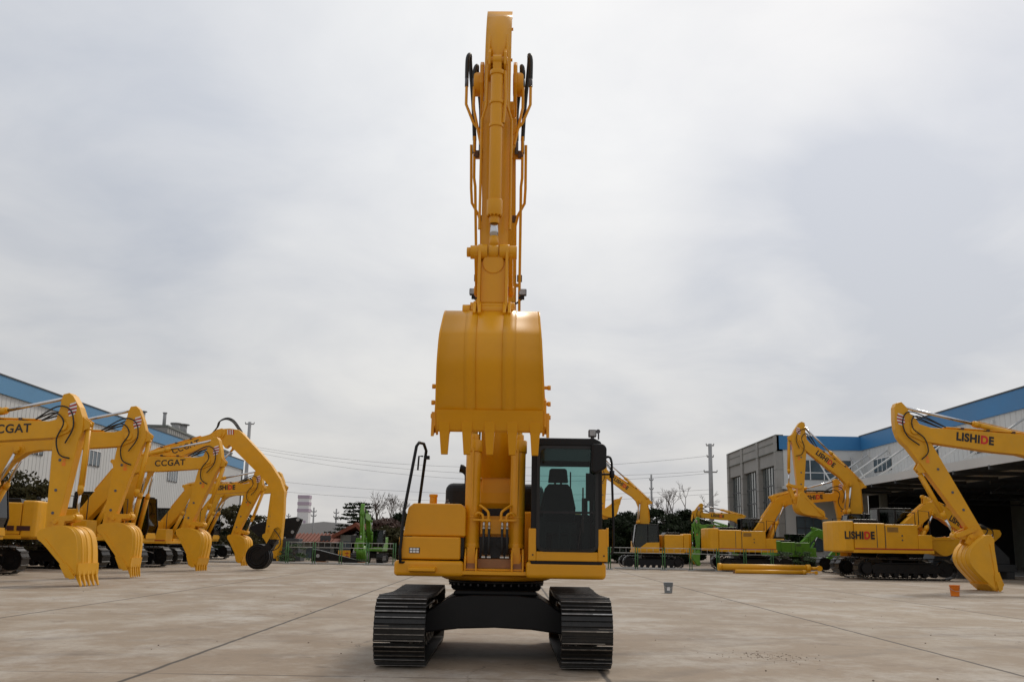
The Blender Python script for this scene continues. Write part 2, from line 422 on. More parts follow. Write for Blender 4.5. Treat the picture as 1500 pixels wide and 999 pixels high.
def boom_arm(root, s, beta, alpha, gamma, Lb=5.7, La=2.9, text=None, paint='yellow_far', wb=.42, wa=.32, ab=1.0, hi=False, bw=1.2, with_bucket=True, hose=True, custom_arm=None, bk=1.0, teeth=5):
    Fp = (.15, 1.9)
    kx = Lb / 5.7
    def Wb(p): return add2(Fp, rot2((p[0] * kx, p[1]), beta))
    T = add2(Fp, rot2((Lb, 0), beta))
    up = [Wb(p) for p in BU]; lo = [Wb(p) for p in BL]
    m = MB(); m.prism(up + lo, -wb / 2, wb / 2)
    # weld flanges top and bottom, proud of the web plates
    # boom tip fork and foot bosses
    m.cyl((Fp[0], -wb / 2 - .07, Fp[1]), (Fp[0], wb / 2 + .07, Fp[1]), .15, n=20)
    m.cyl((T[0], -wb / 2 - .06, T[1]), (T[0], wb / 2 + .06, T[1]), .12, n=18)
    mid = Wb((2.55, .95)); m.cyl((mid[0], -wb / 2 - .17, mid[1]), (mid[0], wb / 2 + .17, mid[1]), .075, n=14)
    m.cyl((mid[0], -wb / 2 - .03, mid[1]), (mid[0], wb / 2 + .03, mid[1]), .16, n=20)
    boom = m.build('boom', paint, root, .012, s)
    # arm-cylinder bracket on top of the boom
    b0 = Wb((2.0, 1.25)); b1 = Wb((2.5, 1.35)); b2 = Wb((2.2, 1.62)); b3 = Wb((2.02, 1.60))
    m = MB(); m.prism([b0, b1, b2, b3], -.13, -.09); m.prism([b0, b1, b2, b3], .09, .13); m.build('cylinder_bracket', paint, boom, .004, s)
    # hydraulic pipes along the boom top
    m = MB()
    for y in (-.14, -.06, .06, .14):
        m.tube([(*[Wb((1.0, .78))[0]], y, Wb((1.0, .78))[1]), (Wb((1.95, 1.29))[0], y, Wb((1.95, 1.29))[1]), (Wb((2.75, 1.46))[0], y, Wb((2.75, 1.46))[1]), (Wb((3.25, 1.34))[0], y, Wb((3.25, 1.34))[1]), (Wb((5.0, .52))[0], y, Wb((5.0, .52))[1])], .019, 6)
    m.build('pipe', paint, boom, 0, s)
    for i in range(3):
        c = Wb((3.4 + i * .6, 1.24 - i * .28)); dd = rot2((0, .0), beta)
        m = MB(); m.box(c[0] - .05, c[0] + .05, -.17, .17, c[1] - .02, c[1] + .05); m.build('clamp', 'brown', boom, 0, s)
    # boom cylinders
    for y in (-wb / 2 - .13, wb / 2 + .13):
        cylinder(root, 'boom_cylinder', (.95, 1.32), mid, y, .085, s, .42, paint)
    # arm
    d = (math.cos(alpha), math.sin(alpha)); n = (-d[1], d[0])
    def Wa(u, v): return (T[0] + d[0] * u + n[0] * v, T[1] + d[1] * u + n[1] * v)
    Bp = Wa(La, 0)
    if custom_arm is None:
        k = La - 2.9
        prof = [(-.93 * ab, -.16), (-.98 * ab, .0), (-.90 * ab, .12), (-.55, .34), (-.30, .46), (-.05, .52), (.15, .50), (.35, .44), (.7, .40), (2.6 + k, .17), (2.9 + k, .15), (3.0 + k, .10), (3.05 + k, 0), (3.0 + k, -.10), (2.9 + k, -.14), (2.6 + k, -.16), (.6, -.27), (.2, -.28), (-.2, -.27), (-.5, -.20), (-.75 * ab, -.2)]
        prof = [Wa(*p) for p in prof]
    else: prof = custom_arm
    m = MB(); m.prism(prof, -wa / 2, wa / 2)
    arm = m.build('arm', paint, root, .012, s)
    C = Wa(-.86 * ab, -.06)
    if custom_arm is None:
        m = MB()
        m.cyl((T[0], -wa / 2 - .03, T[1]), (T[0], wa / 2 + .03, T[1]), .20, n=20); m.build('boss', paint, arm, 0, s)
        for u in (.9, 1.7, 2.3):
            c = Wa(u + (La - 2.9) * .5, .0)
            if u + (La - 2.9) * .5 > La - .2: continue
            m = MB(); m.cyl((c[0], -wa / 2 - .015, c[1]), (c[0], wa / 2 + .015, c[1]), .04, n=10); m.build('bolt', 'grey', arm, 0, s)
        cylinder(root, 'arm_cylinder', b3, C, 0, .085, s, .45, paint)
        base = Wa(-.10 + (La - 2.9) * 1.3 * (La > 3), .60 - (La - 2.9) * .12 * (La > 3))
        P = Wa(La - .50, .60)
        m = MB()
        du = (La - 2.9) * 1.3 * (La > 3); dv = (La - 2.9) * .13 * (La > 3)
        bb = [Wa(-.3 + du, .44 - dv), Wa(.12 + du, .44 - dv), Wa(.02 + du, .66 - dv), Wa(-.16 + du, .68 - dv)]
        m.prism(bb, -.12, -.08); m.prism(bb, .08, .12); m.build('cylinder_mount', paint, arm, .004, s)
        cylinder(root, 'bucket_cylinder', base, P, 0, .07, s, .28, paint)
        # levers
        m = MB(); q0 = Wa(La - .42, .02)
        for y in (-.21, .17): link_plate(m, q0, P, y, y + .04, .075)
        m.cyl((P[0], -.24, P[1]), (P[0], .24, P[1]), .055, n=14)
        m.cyl((q0[0], -.22, q0[1]), (q0[0], .22, q0[1]), .05, n=12)
        m.build('lever', paint, arm, .004, s)
        if with_bucket:
            sh, E_ = bucket(root, Bp, gamma, s, bw, paint, hi, teeth=teeth, k=bk)
            m = MB(); link_plate(m, P, E_, -.14, -.07, .09); link_plate(m, P, E_, .07, .14, .09)
            mm = add2(P, E_); mm = (mm[0] / 2, mm[1] / 2); link_plate(m, (P[0] * .7 + E_[0] * .3, P[1] * .7 + E_[1] * .3), (P[0] * .2 + E_[0] * .8, P[1] * .2 + E_[1] * .8), -.07, .07, .06)
            m.cyl((P[0], -.16, P[1]), (P[0], .16, P[1]), .1, n=14); m.cyl((E_[0], -.16, E_[1]), (E_[0], .16, E_[1]), .09, n=14)
            m.build('bucket_link', paint, root, .004, s)
    if hose and not hi:
        for sd in (-1, 1):
            y = sd * (wb / 2 + .03)
            a0 = Wb((5.0, .52)); h1 = Wa(-.55, -.15); 
            m = MB()
            m.tube([(a0[0], y * .6, a0[1]), (Wa(-.52, -.25)[0], y, Wa(-.52, -.25)[1]), (Wa(-.45, .15)[0], y * 1.05, Wa(-.45, .15)[1]), (Wa(0, .30)[0], y * 1.05, Wa(0, .30)[1]), (Wa(.45, .12)[0], y, Wa(.45, .12)[1])], .021, 6, sub=6)
            m.tube([(a0[0], y * .6, a0[1]), (Wa(-.35, -.28)[0], y, Wa(-.35, -.28)[1]), (Wa(-.1, .02)[0], y * 1.1, Wa(-.1, .02)[1]), (Wa(.35, -.12)[0], y * 1.1, Wa(.35, -.12)[1]), (Wa(.75, .0)[0], y, Wa(.75, .0)[1]), (Wa(.85, .3)[0], y, Wa(.85, .3)[1])], .021, 6, sub=6)
            m.build('hose', 'rubber', arm, 0, s)
    # striped reflector decal on the arm head
    if not hi and custom_arm is None:
        c = Wa(-.48, .16)
        for sd in (-1, 1):
            m = MB()
            for i in range(7):
                a = (i - 3.5) * .05
                hw = .12 * math.sqrt(max(.15, 1 - ((i - 3) / 4.2) ** 2))
                m.prism([add2(c, (-hw, a - .03)), add2(c, (hw, a + .03)), add2(c, (hw, a + .078)), add2(c, (-hw, a + .018))], sd * (wa / 2 + .001), sd * (wa / 2 + .005), m=i % 2)
            m.build('decal', ['white', 'stripe_red'], arm, 0, s)
    if not hi and custom_arm is None:
        for sd in (-1, 1):
            c = Wa(.95, .12); m = MB(); y = sd * (wa / 2 + .002)
            m.prism([add2(c, (-.05, -.10)), add2(c, (.05, -.10)), add2(c, (.05, .0)), add2(c, (-.05, .0))], y, y + sd * .004); m.prism([add2(c, (-.05, .03)), add2(c, (.05, .03)), add2(c, (0, .12))], y, y + sd * .004)
            m.build('warning_sticker', 'orange', arm, 0, s)
    if text:
        for sd, dirn in ((-1, 1), (1, -1)):
            c = Wb((4.25, .54)); a = beta + math.atan2(-1.05, 2.4 * kx) + .045
            T_ = face_T((c[0] * s, sd * (wb / 2 + .004) * s, c[1] * s), (dirn * math.cos(a), 0, dirn * math.sin(a)), (-math.sin(a) * 1, 0, math.cos(a) * 1))
            if sd == 1: T_ = face_T((c[0] * s, (wb / 2 + .004) * s, c[1] * s), (-math.cos(a), 0, -math.sin(a)), (-math.sin(a), 0, math.cos(a)))
            lettering(text, (.34 if text == 'LISHIDE' else .33) * s, ['letter', 'red'], boom, T_, reds=(5,) if text == 'LISHIDE' else (), width=(1.15 if text == 'LISHIDE' else 1.25) * s * min(1, kx * 1.1), bold=.045 if text == 'LISHIDE' else .018)
    return boom, arm, T, Bp, Wa

def link_plate(m, a, b, y0, y1, r):
    a, b = V(a), V(b); d = (b - a).normalized(); n = V((-d[1], d[0])) * r
    poly = [a - d * r * .7 + n * .6, a + n, b + n, b + d * r * .7 + n * .6, b + d * r * .7 - n * .6, b - n, a - n, a - d * r * .7 - n * .6]
    m.prism([tuple(p) for p in poly], y0, y1)

def excavator(name, label, X, Y, s, phi, beta, alpha, gamma, paint='yellow_far', text='LISHIDE', body_text=True, stripe='stripe_red', group=None, lights=True, extra=None, **kw):
    root = empty(name, (X, Y, 0), R(phi))
    tag(root, label, 'excavator', group)
    for sd in (-1, 1): make_track(root, sd, s, sd * 1.2, .6)
    m = MB(); m.prism([(-1.15, .42), (1.15, .42), (1.15, .62), (.6, .86), (-.6, .86), (-1.15, .62)], -.75, .75, 'x')
    m.cyl((0, 0, .8), (0, 0, .96), .66, n=28); m.build('car_body', 'black', root, .02, s)
    m = MB(); m.cyl((0, 0, .955), (0, 0, 1.09), .62, n=32); m.build('swing_bearing', 'black', root, 0, s)
    m = MB(); m.box(-2.1, 1.25, -1.33, 1.33, 1.08, 1.22); m.box(.5, 1.2, -.42, .42, 1.22, 1.35)
    for y in (-.40, -.29, .25, .36): m.prism([(.0, 1.22), (1.1, 1.22), (1.05, 1.45), (.3, 2.05), (.0, 2.05)], y, y + .04)
    m.build('platform', paint, root, .012, s)
    # counterweight, rounded in plan
    pl = [(-2.05, 1.34), (-2.05, -1.34), (-2.40, -1.34), (-2.50, -1.28), (-2.60, -1.05), (-2.70, -.6), (-2.75, 0), (-2.70, .6), (-2.60, 1.05), (-2.50, 1.28), (-2.40, 1.34)]
    m = MB(); m.prism(pl, 1.12, 2.38, 'z'); cw = m.build('counterweight', paint, root, .07, s, 3)
    m = MB(); m.box(-2.04, -.75, -1.32, 1.32, 1.223, 2.30); hood = m.build('engine_housing', paint, root, .04, s)
    m = MB(); m.prism([(-1.95, 2.30), (-1.9, 2.46), (-.95, 2.46), (-.85, 2.30)], -.95, .75); m.cyl((-1.3, -.55, 2.46), (-1.3, -.55, 2.72), .06, n=10); m.build('engine_cover', 'black', root, .03, s)
    m = MB(); m.box(-.74, .62, -1.32, -.50, 1.223, 2.26); m.box(.62, 1.2, -1.32, -.50, 1.223, 1.85); m.build('storage_box', paint, root, .03, s)
    # door seams, louvres, stripe
    for x in (-1.1, -.75):
        m = MB(); m.box(x - .012, x + .012, -1.328, -1.324, 1.3, 2.22); m.build('door_seam', 'trim', hood, 0, s)
    m = MB()
    for i in range(6): m.box(-.66, -.2, -1.33, -1.324, 1.95 + i * .035, 1.965 + i * .035)
    m.build('louvre', 'trim', hood, 0, s)
    for dz in (1.62, 1.80):
        m = MB(); m.cyl((-.05, -1.322, dz), (-.05, -1.335, dz), .035, n=8); m.build('lock', 'trim', hood, 0, s)
    if extra == 'louvres':
        for y in (-1.347, 1.341):
            m = MB()
            for x0 in (-2.35, -1.85, -1.35, -.95, -.7): m.box(x0, x0 + (.42 if x0 < -1 else .16), y, y + .006, 1.36, 1.52)
            m.build('louvre', 'stripe_dark', root, 0, s)
    if stripe:
        m = MB(); m.box(-2.03, 1.19, -1.345, -1.337, 1.235, 1.275); m.build('side_stripe', stripe, root, 0, s)
    # dark intake grille panel on the right side
    m = MB(); m.box(-.7, .5, -1.15, -.6, 2.262, 2.30); m.build('intake_grille', 'glass_dark', root, 0, s)
    # handrail
    m = MB(); m.tube([(.55, -1.25, 2.26), (.55, -1.25, 2.75), (-.3, -1.25, 2.8), (-.3, -1.25, 2.26)], .02, 6); m.tube([(1.15, -1.25, 1.85), (1.15, -1.25, 2.8), (.7, -1.25, 2.85), (.7, -1.25, 2.26)], .02, 6)
    m.build('handrail', 'black', root, 0, s)
    # cab
    cp = [(-.40, 1.23), (1.25, 1.23), (1.36, 1.75), (1.2, 2.94), (1.05, 3.02), (-.32, 3.0), (-.4, 2.9)]
    m = MB()
    ly = (.42, 1.36)
    pw = .06
    m.box(-.4, 1.25, *ly, 1.23, 1.30); m.box(-.36, 1.1, *ly, 2.93, 3.0)
    for y0 in (ly[0], ly[1] - pw):
        m.prism([(-.4, 1.23), (-.3, 1.23), (-.28, 2.95), (-.38, 2.95)], y0, y0 + pw)
        m.prism([(.35, 1.23), (.43, 1.23), (.43, 2.95), (.35, 2.95)], y0, y0 + pw)
        m.prism([(1.16, 1.23), (1.25, 1.23), (1.36, 1.75), (1.2, 2.94), (1.1, 2.94), (1.27, 1.75)], y0, y0 + pw)
    m.box(-.4, -.36, ly[0], ly[1], 1.23, 2.0)
    cab = m.build('cab', 'black', root, .012, s)
    m = MB()
    for y in (ly[0] + .01, ly[1] - .02): m.prism([(-.38, 1.28), (1.23, 1.28), (1.34, 1.75), (1.17, 2.93), (-.36, 2.93)], y, y + .01)
    m.prism([(1.22, 1.3), (1.335, 1.76), (1.18, 2.92), (1.17, 2.92), (1.32, 1.76), (1.21, 1.3)], ly[0] + pw, ly[1] - pw)
    m.box(-.385, -.375, ly[0] + pw, ly[1] - pw, 2.0, 2.93)
    m.build('cab_window', 'glass_cab', cab, 0, s)
    m = MB(); m.box(-.05, .45, .7, 1.12, 1.5, 1.68); m.prism([(-.05, 1.68), (.1, 1.68), (.0, 2.35), (-.12, 2.35)], .7, 1.12); m.box(-.16, -.04, .8, 1.02, 2.38, 2.6); m.box(.05, .35, .75, 1.07, 1.3, 1.5)
    m.build('seat', 'seat', cab, .02, s)
    m = MB(); m.prism([(-.39, 1.2), (1.27, 1.2), (1.31, 1.4), (.9, 1.42), (.45, 1.75), (-.39, 1.78)], ly[1] + .001, ly[1] + .02)
    m.box(1.262, 1.28, ly[0], ly[1], 1.2, 1.45); m.build('cab_skirt', paint, cab, .005, s)
    # body lettering
    if body_text and text == 'LISHIDE':
        for sd in (-1,):
            T_ = face_T((-1.45 * s, -1.337 * s, 1.83 * s), (1, 0, 0), (0, 0, 1))
        T_ = face_T((-1.83 * s, -1.350 * s, 1.78 * s), (1, 0, 0), (0, 0, 1))
        lettering('LISHIDE', .42 * s, ['letter', 'red'], hood, T_, reds=(5,), width=1.25 * s, bold=.04)
    boom_arm(root, s, R(beta), R(alpha), R(gamma), text=text, paint=paint, **kw)
    return root

M['glass_cab'] = glass('cab_glass_far', (.34, .42, .36), .8)
exec_bg = True

# ================================================================== MAIN EXCAVATOR
def main_excavator():
    root = empty('excavator', (-.175, 15.0, 0), R(-91.2))
    tag(root, 'large yellow excavator in the middle of the yard, boom raised high, bucket facing us', 'excavator')
    Y_ = 'yellow'
    for sd in (-1, 1): make_track(root, sd, 1, sd * 1.185, .65, hi=True)
    # undercarriage frame
    m = MB()
    m.prism([(-.98, .36), (-.5, .42), (0, .44), (.5, .42), (.98, .36), (1.0, .60), (.62, .84), (.3, .87), (-.3, .87), (-.62, .84), (-1.0, .60)], -.85, .95, 'x')
    m.prism([(-.60, .86), (.60, .86), (.56, .93), (-.56, .93)], -.6, .78, 'x')
    m.build('car_body', 'black', root, .02)
    m = MB(); m.lathe([(0, .90), (.63, .90), (.66, .93), (.66, 1.0), (.70, 1.01), (.70, 1.045), (.62, 1.05), (0, 1.05)], n=48)
    br = m.build('swing_bearing', 'black', root)
    m = MB()
    for k in range(36):
        a = k * math.pi / 18; m.cyl((.68 * math.cos(a), .68 * math.sin(a), .975), (.68 * math.cos(a), .68 * math.sin(a), 1.012), .014, n=6)
    m.build('bolt_ring', 'grey', br)
    m = MB(); m.lathe([(0, 1.052), (.74, 1.052), (.80, 1.075), (.80, 1.14), (0, 1.145)], n=48); m.build('ring_flange', Y_, root, 0)
    # revolving deck with boom brackets
    m = MB()
    m.box(-2.05, 1.10, -1.30, 1.30, 1.15, 1.20)
    m.box(.95, 1.22, -.50, .50, 1.15, 1.20)
    m.box(-.3, 1.12, -.41, .41, 1.203, 1.23)
    for y in (-.405, -.255, .235, .385):
        m.prism([(-.25, 1.2), (1.18, 1.2), (1.18, 1.36), (1.05, 1.50), (.78, 1.52), (.45, 2.1), (.1, 2.12), (-.2, 1.8)], y - .0, y + .024)
    for y in (-.40, .25):
        m.cyl((.98, y - .02, 1.36), (.98, y + .17, 1.36), .045, n=14)
    m.build('platform', Y_, root, .006)
    m = MB()
    for y in (-.375, .265): m.prism([(1.06, 1.205), (1.12, 1.205), (1.03, 1.42), (.98, 1.42)], y, y + .112)
    m.box(1.02, 1.03, -.225, .23, 1.235, 1.36)
    m.build('brace_plate', 'rust', root, 0)
    m = MB(); m.box(1.10, 1.118, -.10, -.02, 1.165, 1.19); m.build('data_plate', 'white', root)
    # left image side: tool and fuel box (machine right, -y)
    m = MB(); m.prism([(-1.26, 1.655), (-.40, 1.655), (-.40, 2.02), (-.47, 2.10), (-1.13, 2.10), (-1.20, 2.04)], .15, 1.12, 'x'); tb = m.build('fuel_tank', Y_, root, .02, 1, 3)
    m = MB(); m.box(.15, 1.22, -1.30, -.46, 1.345, 1.645); m.build('tool_box', Y_, root, .022, 1, 3)
    m = MB(); m.box(.2, 1.10, -.46, -.42, 1.36, 1.64); m.box(.2, 1.0, -1.28, -.44, 1.33, 1.34); m.build('seal', 'dark', root)
    m = MB(); m.box(-.10, 1.24, -1.355, -.41, 1.12, 1.33); m.build('side_fender', Y_, root, .05, 1, 4)
    m = MB(); m.prism([(1.20, 1.17), (1.40, 1.19), (1.40, 1.23), (1.20, 1.25)], -1.14, -.78); m.build('step', Y_, root, .008)
    m = MB(); m.box(1.2205, 1.226, -1.155, -1.01, 1.425, 1.50)
    for i in range(3):
        for j in range(2): m.box(1.226, 1.230, -1.145 + i * .044, -1.110 + i * .044, 1.432 + j * .034, 1.457 + j * .034, 1)
    m.build('vent_grille', ['trim', 'white'], root)
    # orange strainer cap, breather
    m = MB(); m.cyl((.35, -.93, 2.09), (.35, -.93, 2.24), .055, n=18); m.cyl((.35, -.93, 2.22), (.35, -.93, 2.26), .063, n=18); m.build('filler_cap', Y_, tb, .004)
    m = MB(); m.cyl((.3, -.73, 2.09), (.3, -.73, 2.15), .035, n=12); m.cyl((.3, -.73, 2.15), (.3, -.73, 2.19), .015, n=10); m.build('breather', 'grey', tb)
    m = MB(); m.cyl((.5, -1.12, 2.09), (.5, -1.12, 2.12), .05, n=12); m.build('rail_socket', 'red', tb)
    # counterweight and engine housing
    pl = []
    for i in range(17):
        a = math.pi + R(28) - R(56) * i / 16; pl.append((2.72 * math.cos(a), 2.72 * math.sin(a) * 1.04))
    pl = [(-2.0, 1.31), (-2.0, -1.31)] + sorted(pl, key=lambda p: p[1])
    m = MB(); m.prism(pl, 1.12, 2.1, 'z'); m.build('counterweight', Y_, root, .05)
    m = MB(); m.box(-1.99, -.6, -1.28, 1.28, 1.21, 2.06); m.box(-.59, -.15, -1.28, -.40, 1.21, 2.0); m.build('engine_housing', Y_, root, .03)
    m = MB(); m.box(-1.75, -.8, -.86, .70, 2.06, 2.50); m.build('engine_cover', 'black', root, .12, 1, 4)
    m = MB(); m.tube([(-.9, -.50, 2.42), (-.9, -.50, 2.60), (-.9, -.52, 2.67), (-.9, -.58, 2.72), (-.9, -.64, 2.735)], .066, 12, sub=5); m.build('exhaust_pipe', 'black', root)
    # front valve block with hoses between the cylinders
    m = MB(); m.box(.88, .99, -.21, .20, 1.37, 1.66)
    for y in (-.10, .09):
        m.cyl((.99, y, 1.57), (1.02, y, 1.57), .065, n=24); m.cyl((1.02, y, 1.57), (1.03, y, 1.57), .04, n=20)
    vb = m.build('valve_block', 'dark', root, .01)
    m = MB()
    for y in (-.15, -.075, .105, .175):
        m.cyl((1.03, y, 1.40), (1.03, y, 1.44), .024, n=10); m.box(1.0, 1.04, y - .026, y + .026, 1.375, 1.395)
        m.cyl((1.08, y, 1.78), (1.08, y, 1.86), .017, n=10)
        m.cyl((1.08, y, 1.765), (1.08, y, 1.785), .025, n=6)
    m.build('fitting', 'bare', vb)
    m = MB(); m.box(.96, .975, -.2, .2, 1.70, 1.9); m.box(.72, .76, -.22, .22, 1.25, 1.95); m.build('back_plate', Y_, root)
    for y in (-.15, -.075, .105, .175):
        m = MB(); m.tube([(1.04, y, 1.42), (1.09, y * 1.02, 1.5), (1.1, y, 1.62), (1.08, y, 1.78)], .019, 8, sub=5); m.build('hose', 'rubber', vb)
    m = MB()
    for sg in (-1, 1):
        c = .0
        m.box(1.04, 1.10, sg * .06 if sg > 0 else -.30, .30 if sg > 0 else -.06, 1.875, 1.90)
        y0 = sg * .09; m.tube([(1.07, y0, 1.87), (1.07, y0, 1.98), (1.05, sg * .13, 2.03), (.98, sg * .215, 2.09)], .018, 8, sub=4)
        m.tube([(1.07, sg * .16, 1.87), (1.07, sg * .17, 1.95), (1.06, sg * .23, 1.985), (1.05, sg * .27, 1.95)], .018, 8, sub=4)
        for y in (.105, .165): m.cyl((1.08, sg * y + (0 if sg > 0 else 0), 1.86), (1.08, sg * y, 1.885), .02, n=8)
    m.build('pipe', Y_, root)
    m = MB(); m.box(.50, .62, -.2, .2, 1.92, 2.06); m.build('swivel_joint', 'dark', root, .02)
    # handrail on the tank
    m = MB(); m.tube([(1.20, -1.20, 1.30), (1.26, -1.265, 1.30), (1.26, -1.275, 1.45), (1.2, -1.245, 2.0), (1.0, -1.13, 2.9), (.95, -1.10, 2.955), (.8, -1.05, 2.955), (.72, -1.02, 2.86), (.5, -1.12, 2.12)], .022, 10)
    hr = m.build('handrail', 'black', root)
    m = MB(); m.box(.66, .74, -1.05, -.97, 2.74, 2.79); m.tube([(.74, -1.06, 2.78), (.74, -1.12, 2.78), (.74, -1.13, 2.58)], .013, 6); m.build('mirror_bracket', 'black', hr)
    cab_main(root)
    # boom, arm, bucket
    be, al = math.atan2(7.58 - 1.9, 2.55), math.atan2(4.26 - 7.58, .25)
    Lb = math.hypot(7.58 - 1.9, 2.55); La = math.hypot(.25, 3.32)
    kx = Lb / 5.7; Fp = (.15, 1.9)
    def Wb(u, v): return add2(Fp, rot2((u * kx, v), be))
    T = (2.7, 7.58)
    up = [Wb(*p) for p in BU if p[0] < 5.4] ; lo = [Wb(*p) for p in BL if p[0] < 5.45]
    m = MB(); m.prism(up + [Wb(5.5, .22), Wb(5.5, -.18)] + lo, -.215, .215)
    # fork ears at the tip
    for sg in (-1, 1):
        ear = [Wb(5.1, .36), Wb(5.75, .26), Wb(5.93, .14), Wb(5.97, 0), Wb(5.93, -.12), Wb(5.72, -.2), Wb(5.1, -.1)]
        m.prism(ear, sg * .195, sg * .245)
        m.cyl((T[0], sg * .19, T[1]), (T[0], sg * .33, T[1]), .16, n=24)
    m.cyl((Fp[0], -.235, Fp[1]), (Fp[0], .235, Fp[1]), .17, n=24)
    boom = m.build('boom', Y_, root, .014)
    # wide reinforced boom foot
    ft = [Wb(-.25, .12), Wb(0, .3), Wb(.5, .46), Wb(.7, .3), Wb(.62, -.08), Wb(.35, -.27), Wb(0, -.27), Wb(-.22, -.16)]
    m = MB(); m.prism(ft, -.245, .245); m.build('boom_foot', Y_, boom, .02)
    # underside flange plate of the boom, proud of the side webs
    m = MB()
    m.strip([Wb(u, v - .02) for u, v in [(.65, -.10), (1.5, .27), (2.2, .66), (2.7, .76), (3.1, .68), (3.7, .42), (5.3, -.16)]], .012, -.235, .235)
    m.build('flange_plate', Y_, boom)
    mid = (.62, 4.30)
    m = MB(); m.cyl((mid[0], -.44, mid[1]), (mid[0], .44, mid[1]), .07, n=16); m.cyl((mid[0], -.28, mid[1]), (mid[0], .28, mid[1]), .17, n=24); m.build('cylinder_pin', Y_, boom)
    for y in (-.318, .300):
        a, b = V((.98, y, 1.36)), V((mid[0], y + (.02 if y > 0 else -.02), mid[1])); d = (b - a).normalized()
        c = a + d * 1.66
        m = MB()
        m.cyl(a + d * .18, c, .106, n=32); m.cyl(c - d * .17, c, .122, n=32); m.cyl(c, c + d * .09, .075, n=28)
        m.cyl(a + d * .14, a + d * .20, .112, n=32)
        m.box(-.10, .10, -.055, .055, -.09, .16, T=Matrix.Translation(a))
        m.cyl(a - V((0, .07, 0)), a + V((0, .07, 0)), .10, n=20)
        m.cyl(a + d * .55, a + d * .57, .112, n=32)
        o = m.build('boom_cylinder', Y_, root, .003)
        m = MB(); m.cyl(c + d * .08, b, .052, n=20); m.build('rod', 'chrome', o)
        m = MB(); sg = 1 if y > 0 else -1
        m.tube([a + d * .6 + V((.10, 0, 0)), c - d * .12 + V((.12, 0, 0))], .016, 8); m.build('oil_pipe', Y_, o)
    # dark cable beside the boom
    m = MB(); m.tube([(.5, -.25, 2.45), (.52, -.25, 2.6), (.42, -.27, 2.9), (.5, -.26, 3.3), (.45, -.25, 3.8)], .014, 6, sub=5); m.build('cable', 'rubber', boom)
    # arm cylinder behind
    b3 = Wb(2.2, 1.66)
    d = (math.cos(al), math.sin(al)); n = (-d[1], d[0])
    def Wa(u, v): return (T[0] + d[0] * u + n[0] * v, T[1] + d[1] * u + n[1] * v)
    m = MB(); q = [Wb(1.9, 1.2), Wb(2.5, 1.3), Wb(2.3, 1.72), Wb(2.1, 1.72)]; m.prism(q, -.13, -.09); m.prism(q, .09, .13); m.build('cylinder_bracket', Y_, boom, .004)
    cylinder(root, 'arm_cylinder', b3, Wa(-.95, -.12), 0, .085, 1, .3, Y_)
    # arm
    prof = [(-1.02, -.22), (-1.10, -.08), (-1.085, .06), (-1.0, .17), (-.85, .27), (-.6, .38), (-.3, .46), (-.05, .48), (.2, .45), (.5, .40), (1.0, .35), (La - .3, .15), (La, .14), (La + .1, .09), (La + .13, 0), (La + .1, -.09), (La, -.13), (La - .3, -.15), (.6, -.25), (.2, -.26), (-.3, -.25), (-.7, -.24)]
    m = MB(); m.prism([Wa(*p) for p in prof], -.152, .152)
    arm = m.build('arm', Y_, root, .014)
    # outer flange of the arm (front plate)
    m = MB(); fl = [p for p in prof if p[1] > .1 and p[0] > -1.05][0:]
    m.strip([(Wa(u, v + .012)) for u, v in fl[:11]], .012, -.168, .168); m.build('flange_plate', Y_, arm)
    m = MB(); m.box(Wa(-1.09, -.1)[0] - .06, Wa(-1.09, -.1)[0] + .06, -.16, .16, Wa(-1.1, 0)[1] - .005, Wa(-1.1, 0)[1] + .02); m.build('end_plate', Y_, arm, .004)
    m = MB()
    for (u, v, y) in ((-.78, .1, .155), (-.25, .2, .155), (.55, .1, .155)): c = Wa(u, v); m.cyl((c[0], y, c[1]), (c[0], y + .025, c[1]), .022, n=8)
    m.build('grease_nipple', Y_, arm)
    base = Wa(.02, .62)
    m = MB(); bb = [Wa(-.28, .44), Wa(.25, .42), Wa(.1, .68), Wa(-.06, .70)]
    m.prism(bb, -.115, -.085); m.prism(bb, .085, .115); m.cyl((base[0], -.13, base[1]), (base[0], .13, base[1]), .05, n=14); m.build('cylinder_mount', Y_, arm, .004)
    # bracing gussets on the arm head
    m = MB()
    for sg in (-1, 1):
        m.tube([(*(Wa(-.55, .385)[0],), sg * .115, Wa(-.55, .385)[1]), (Wa(-.25, .49)[0], sg * .12, Wa(-.25, .49)[1]), (Wa(.1, .52)[0], sg * .125, Wa(.1, .52)[1]), (Wa(.6, .52)[0], sg * .13, Wa(.6, .52)[1]), (Wa(.75, .42)[0], sg * .19, Wa(.75, .42)[1]), (Wa(2.2, .3)[0], sg * .19, Wa(2.2, .3)[1])], .017, 8)
    m.build('oil_pipe', Y_, arm)
    P = (3.27, 5.08)
    a3, b3_ = V((base[0], .0, base[1])), V((P[0], .0, P[1])); dd = (b3_ - a3).normalized(); c = V((0, 0, 0)) + a3 + dd * 2.06
    m = MB(); m.cyl(a3 + dd * .16, c, .080, n=32); m.cyl(c - dd * .2, c, .099, n=32); m.cyl(c, c + dd * .10, .062, n=24)
    m.cyl(a3 - V((0, .055, 0)), a3 + V((0, .055, 0)), .075, n=20); m.box(-.06, .06, -.055, .055, -.2, .0, T=Matrix.Translation(a3))
    m.cyl(a3 + dd * .14, a3 + dd * .2, .092, n=32); m.cyl(a3 + dd * .55, a3 + dd * .59, .092, n=28); m.cyl(a3 + dd * .86, a3 + dd * .90, .092, n=28)
    for k in range(12):
        aa = k * math.pi / 6; m.cyl(c + V((.088 * math.cos(aa), .088 * math.sin(aa), 0)), c + V((.088 * math.cos(aa), .088 * math.sin(aa), -.015)), .011, n=6)
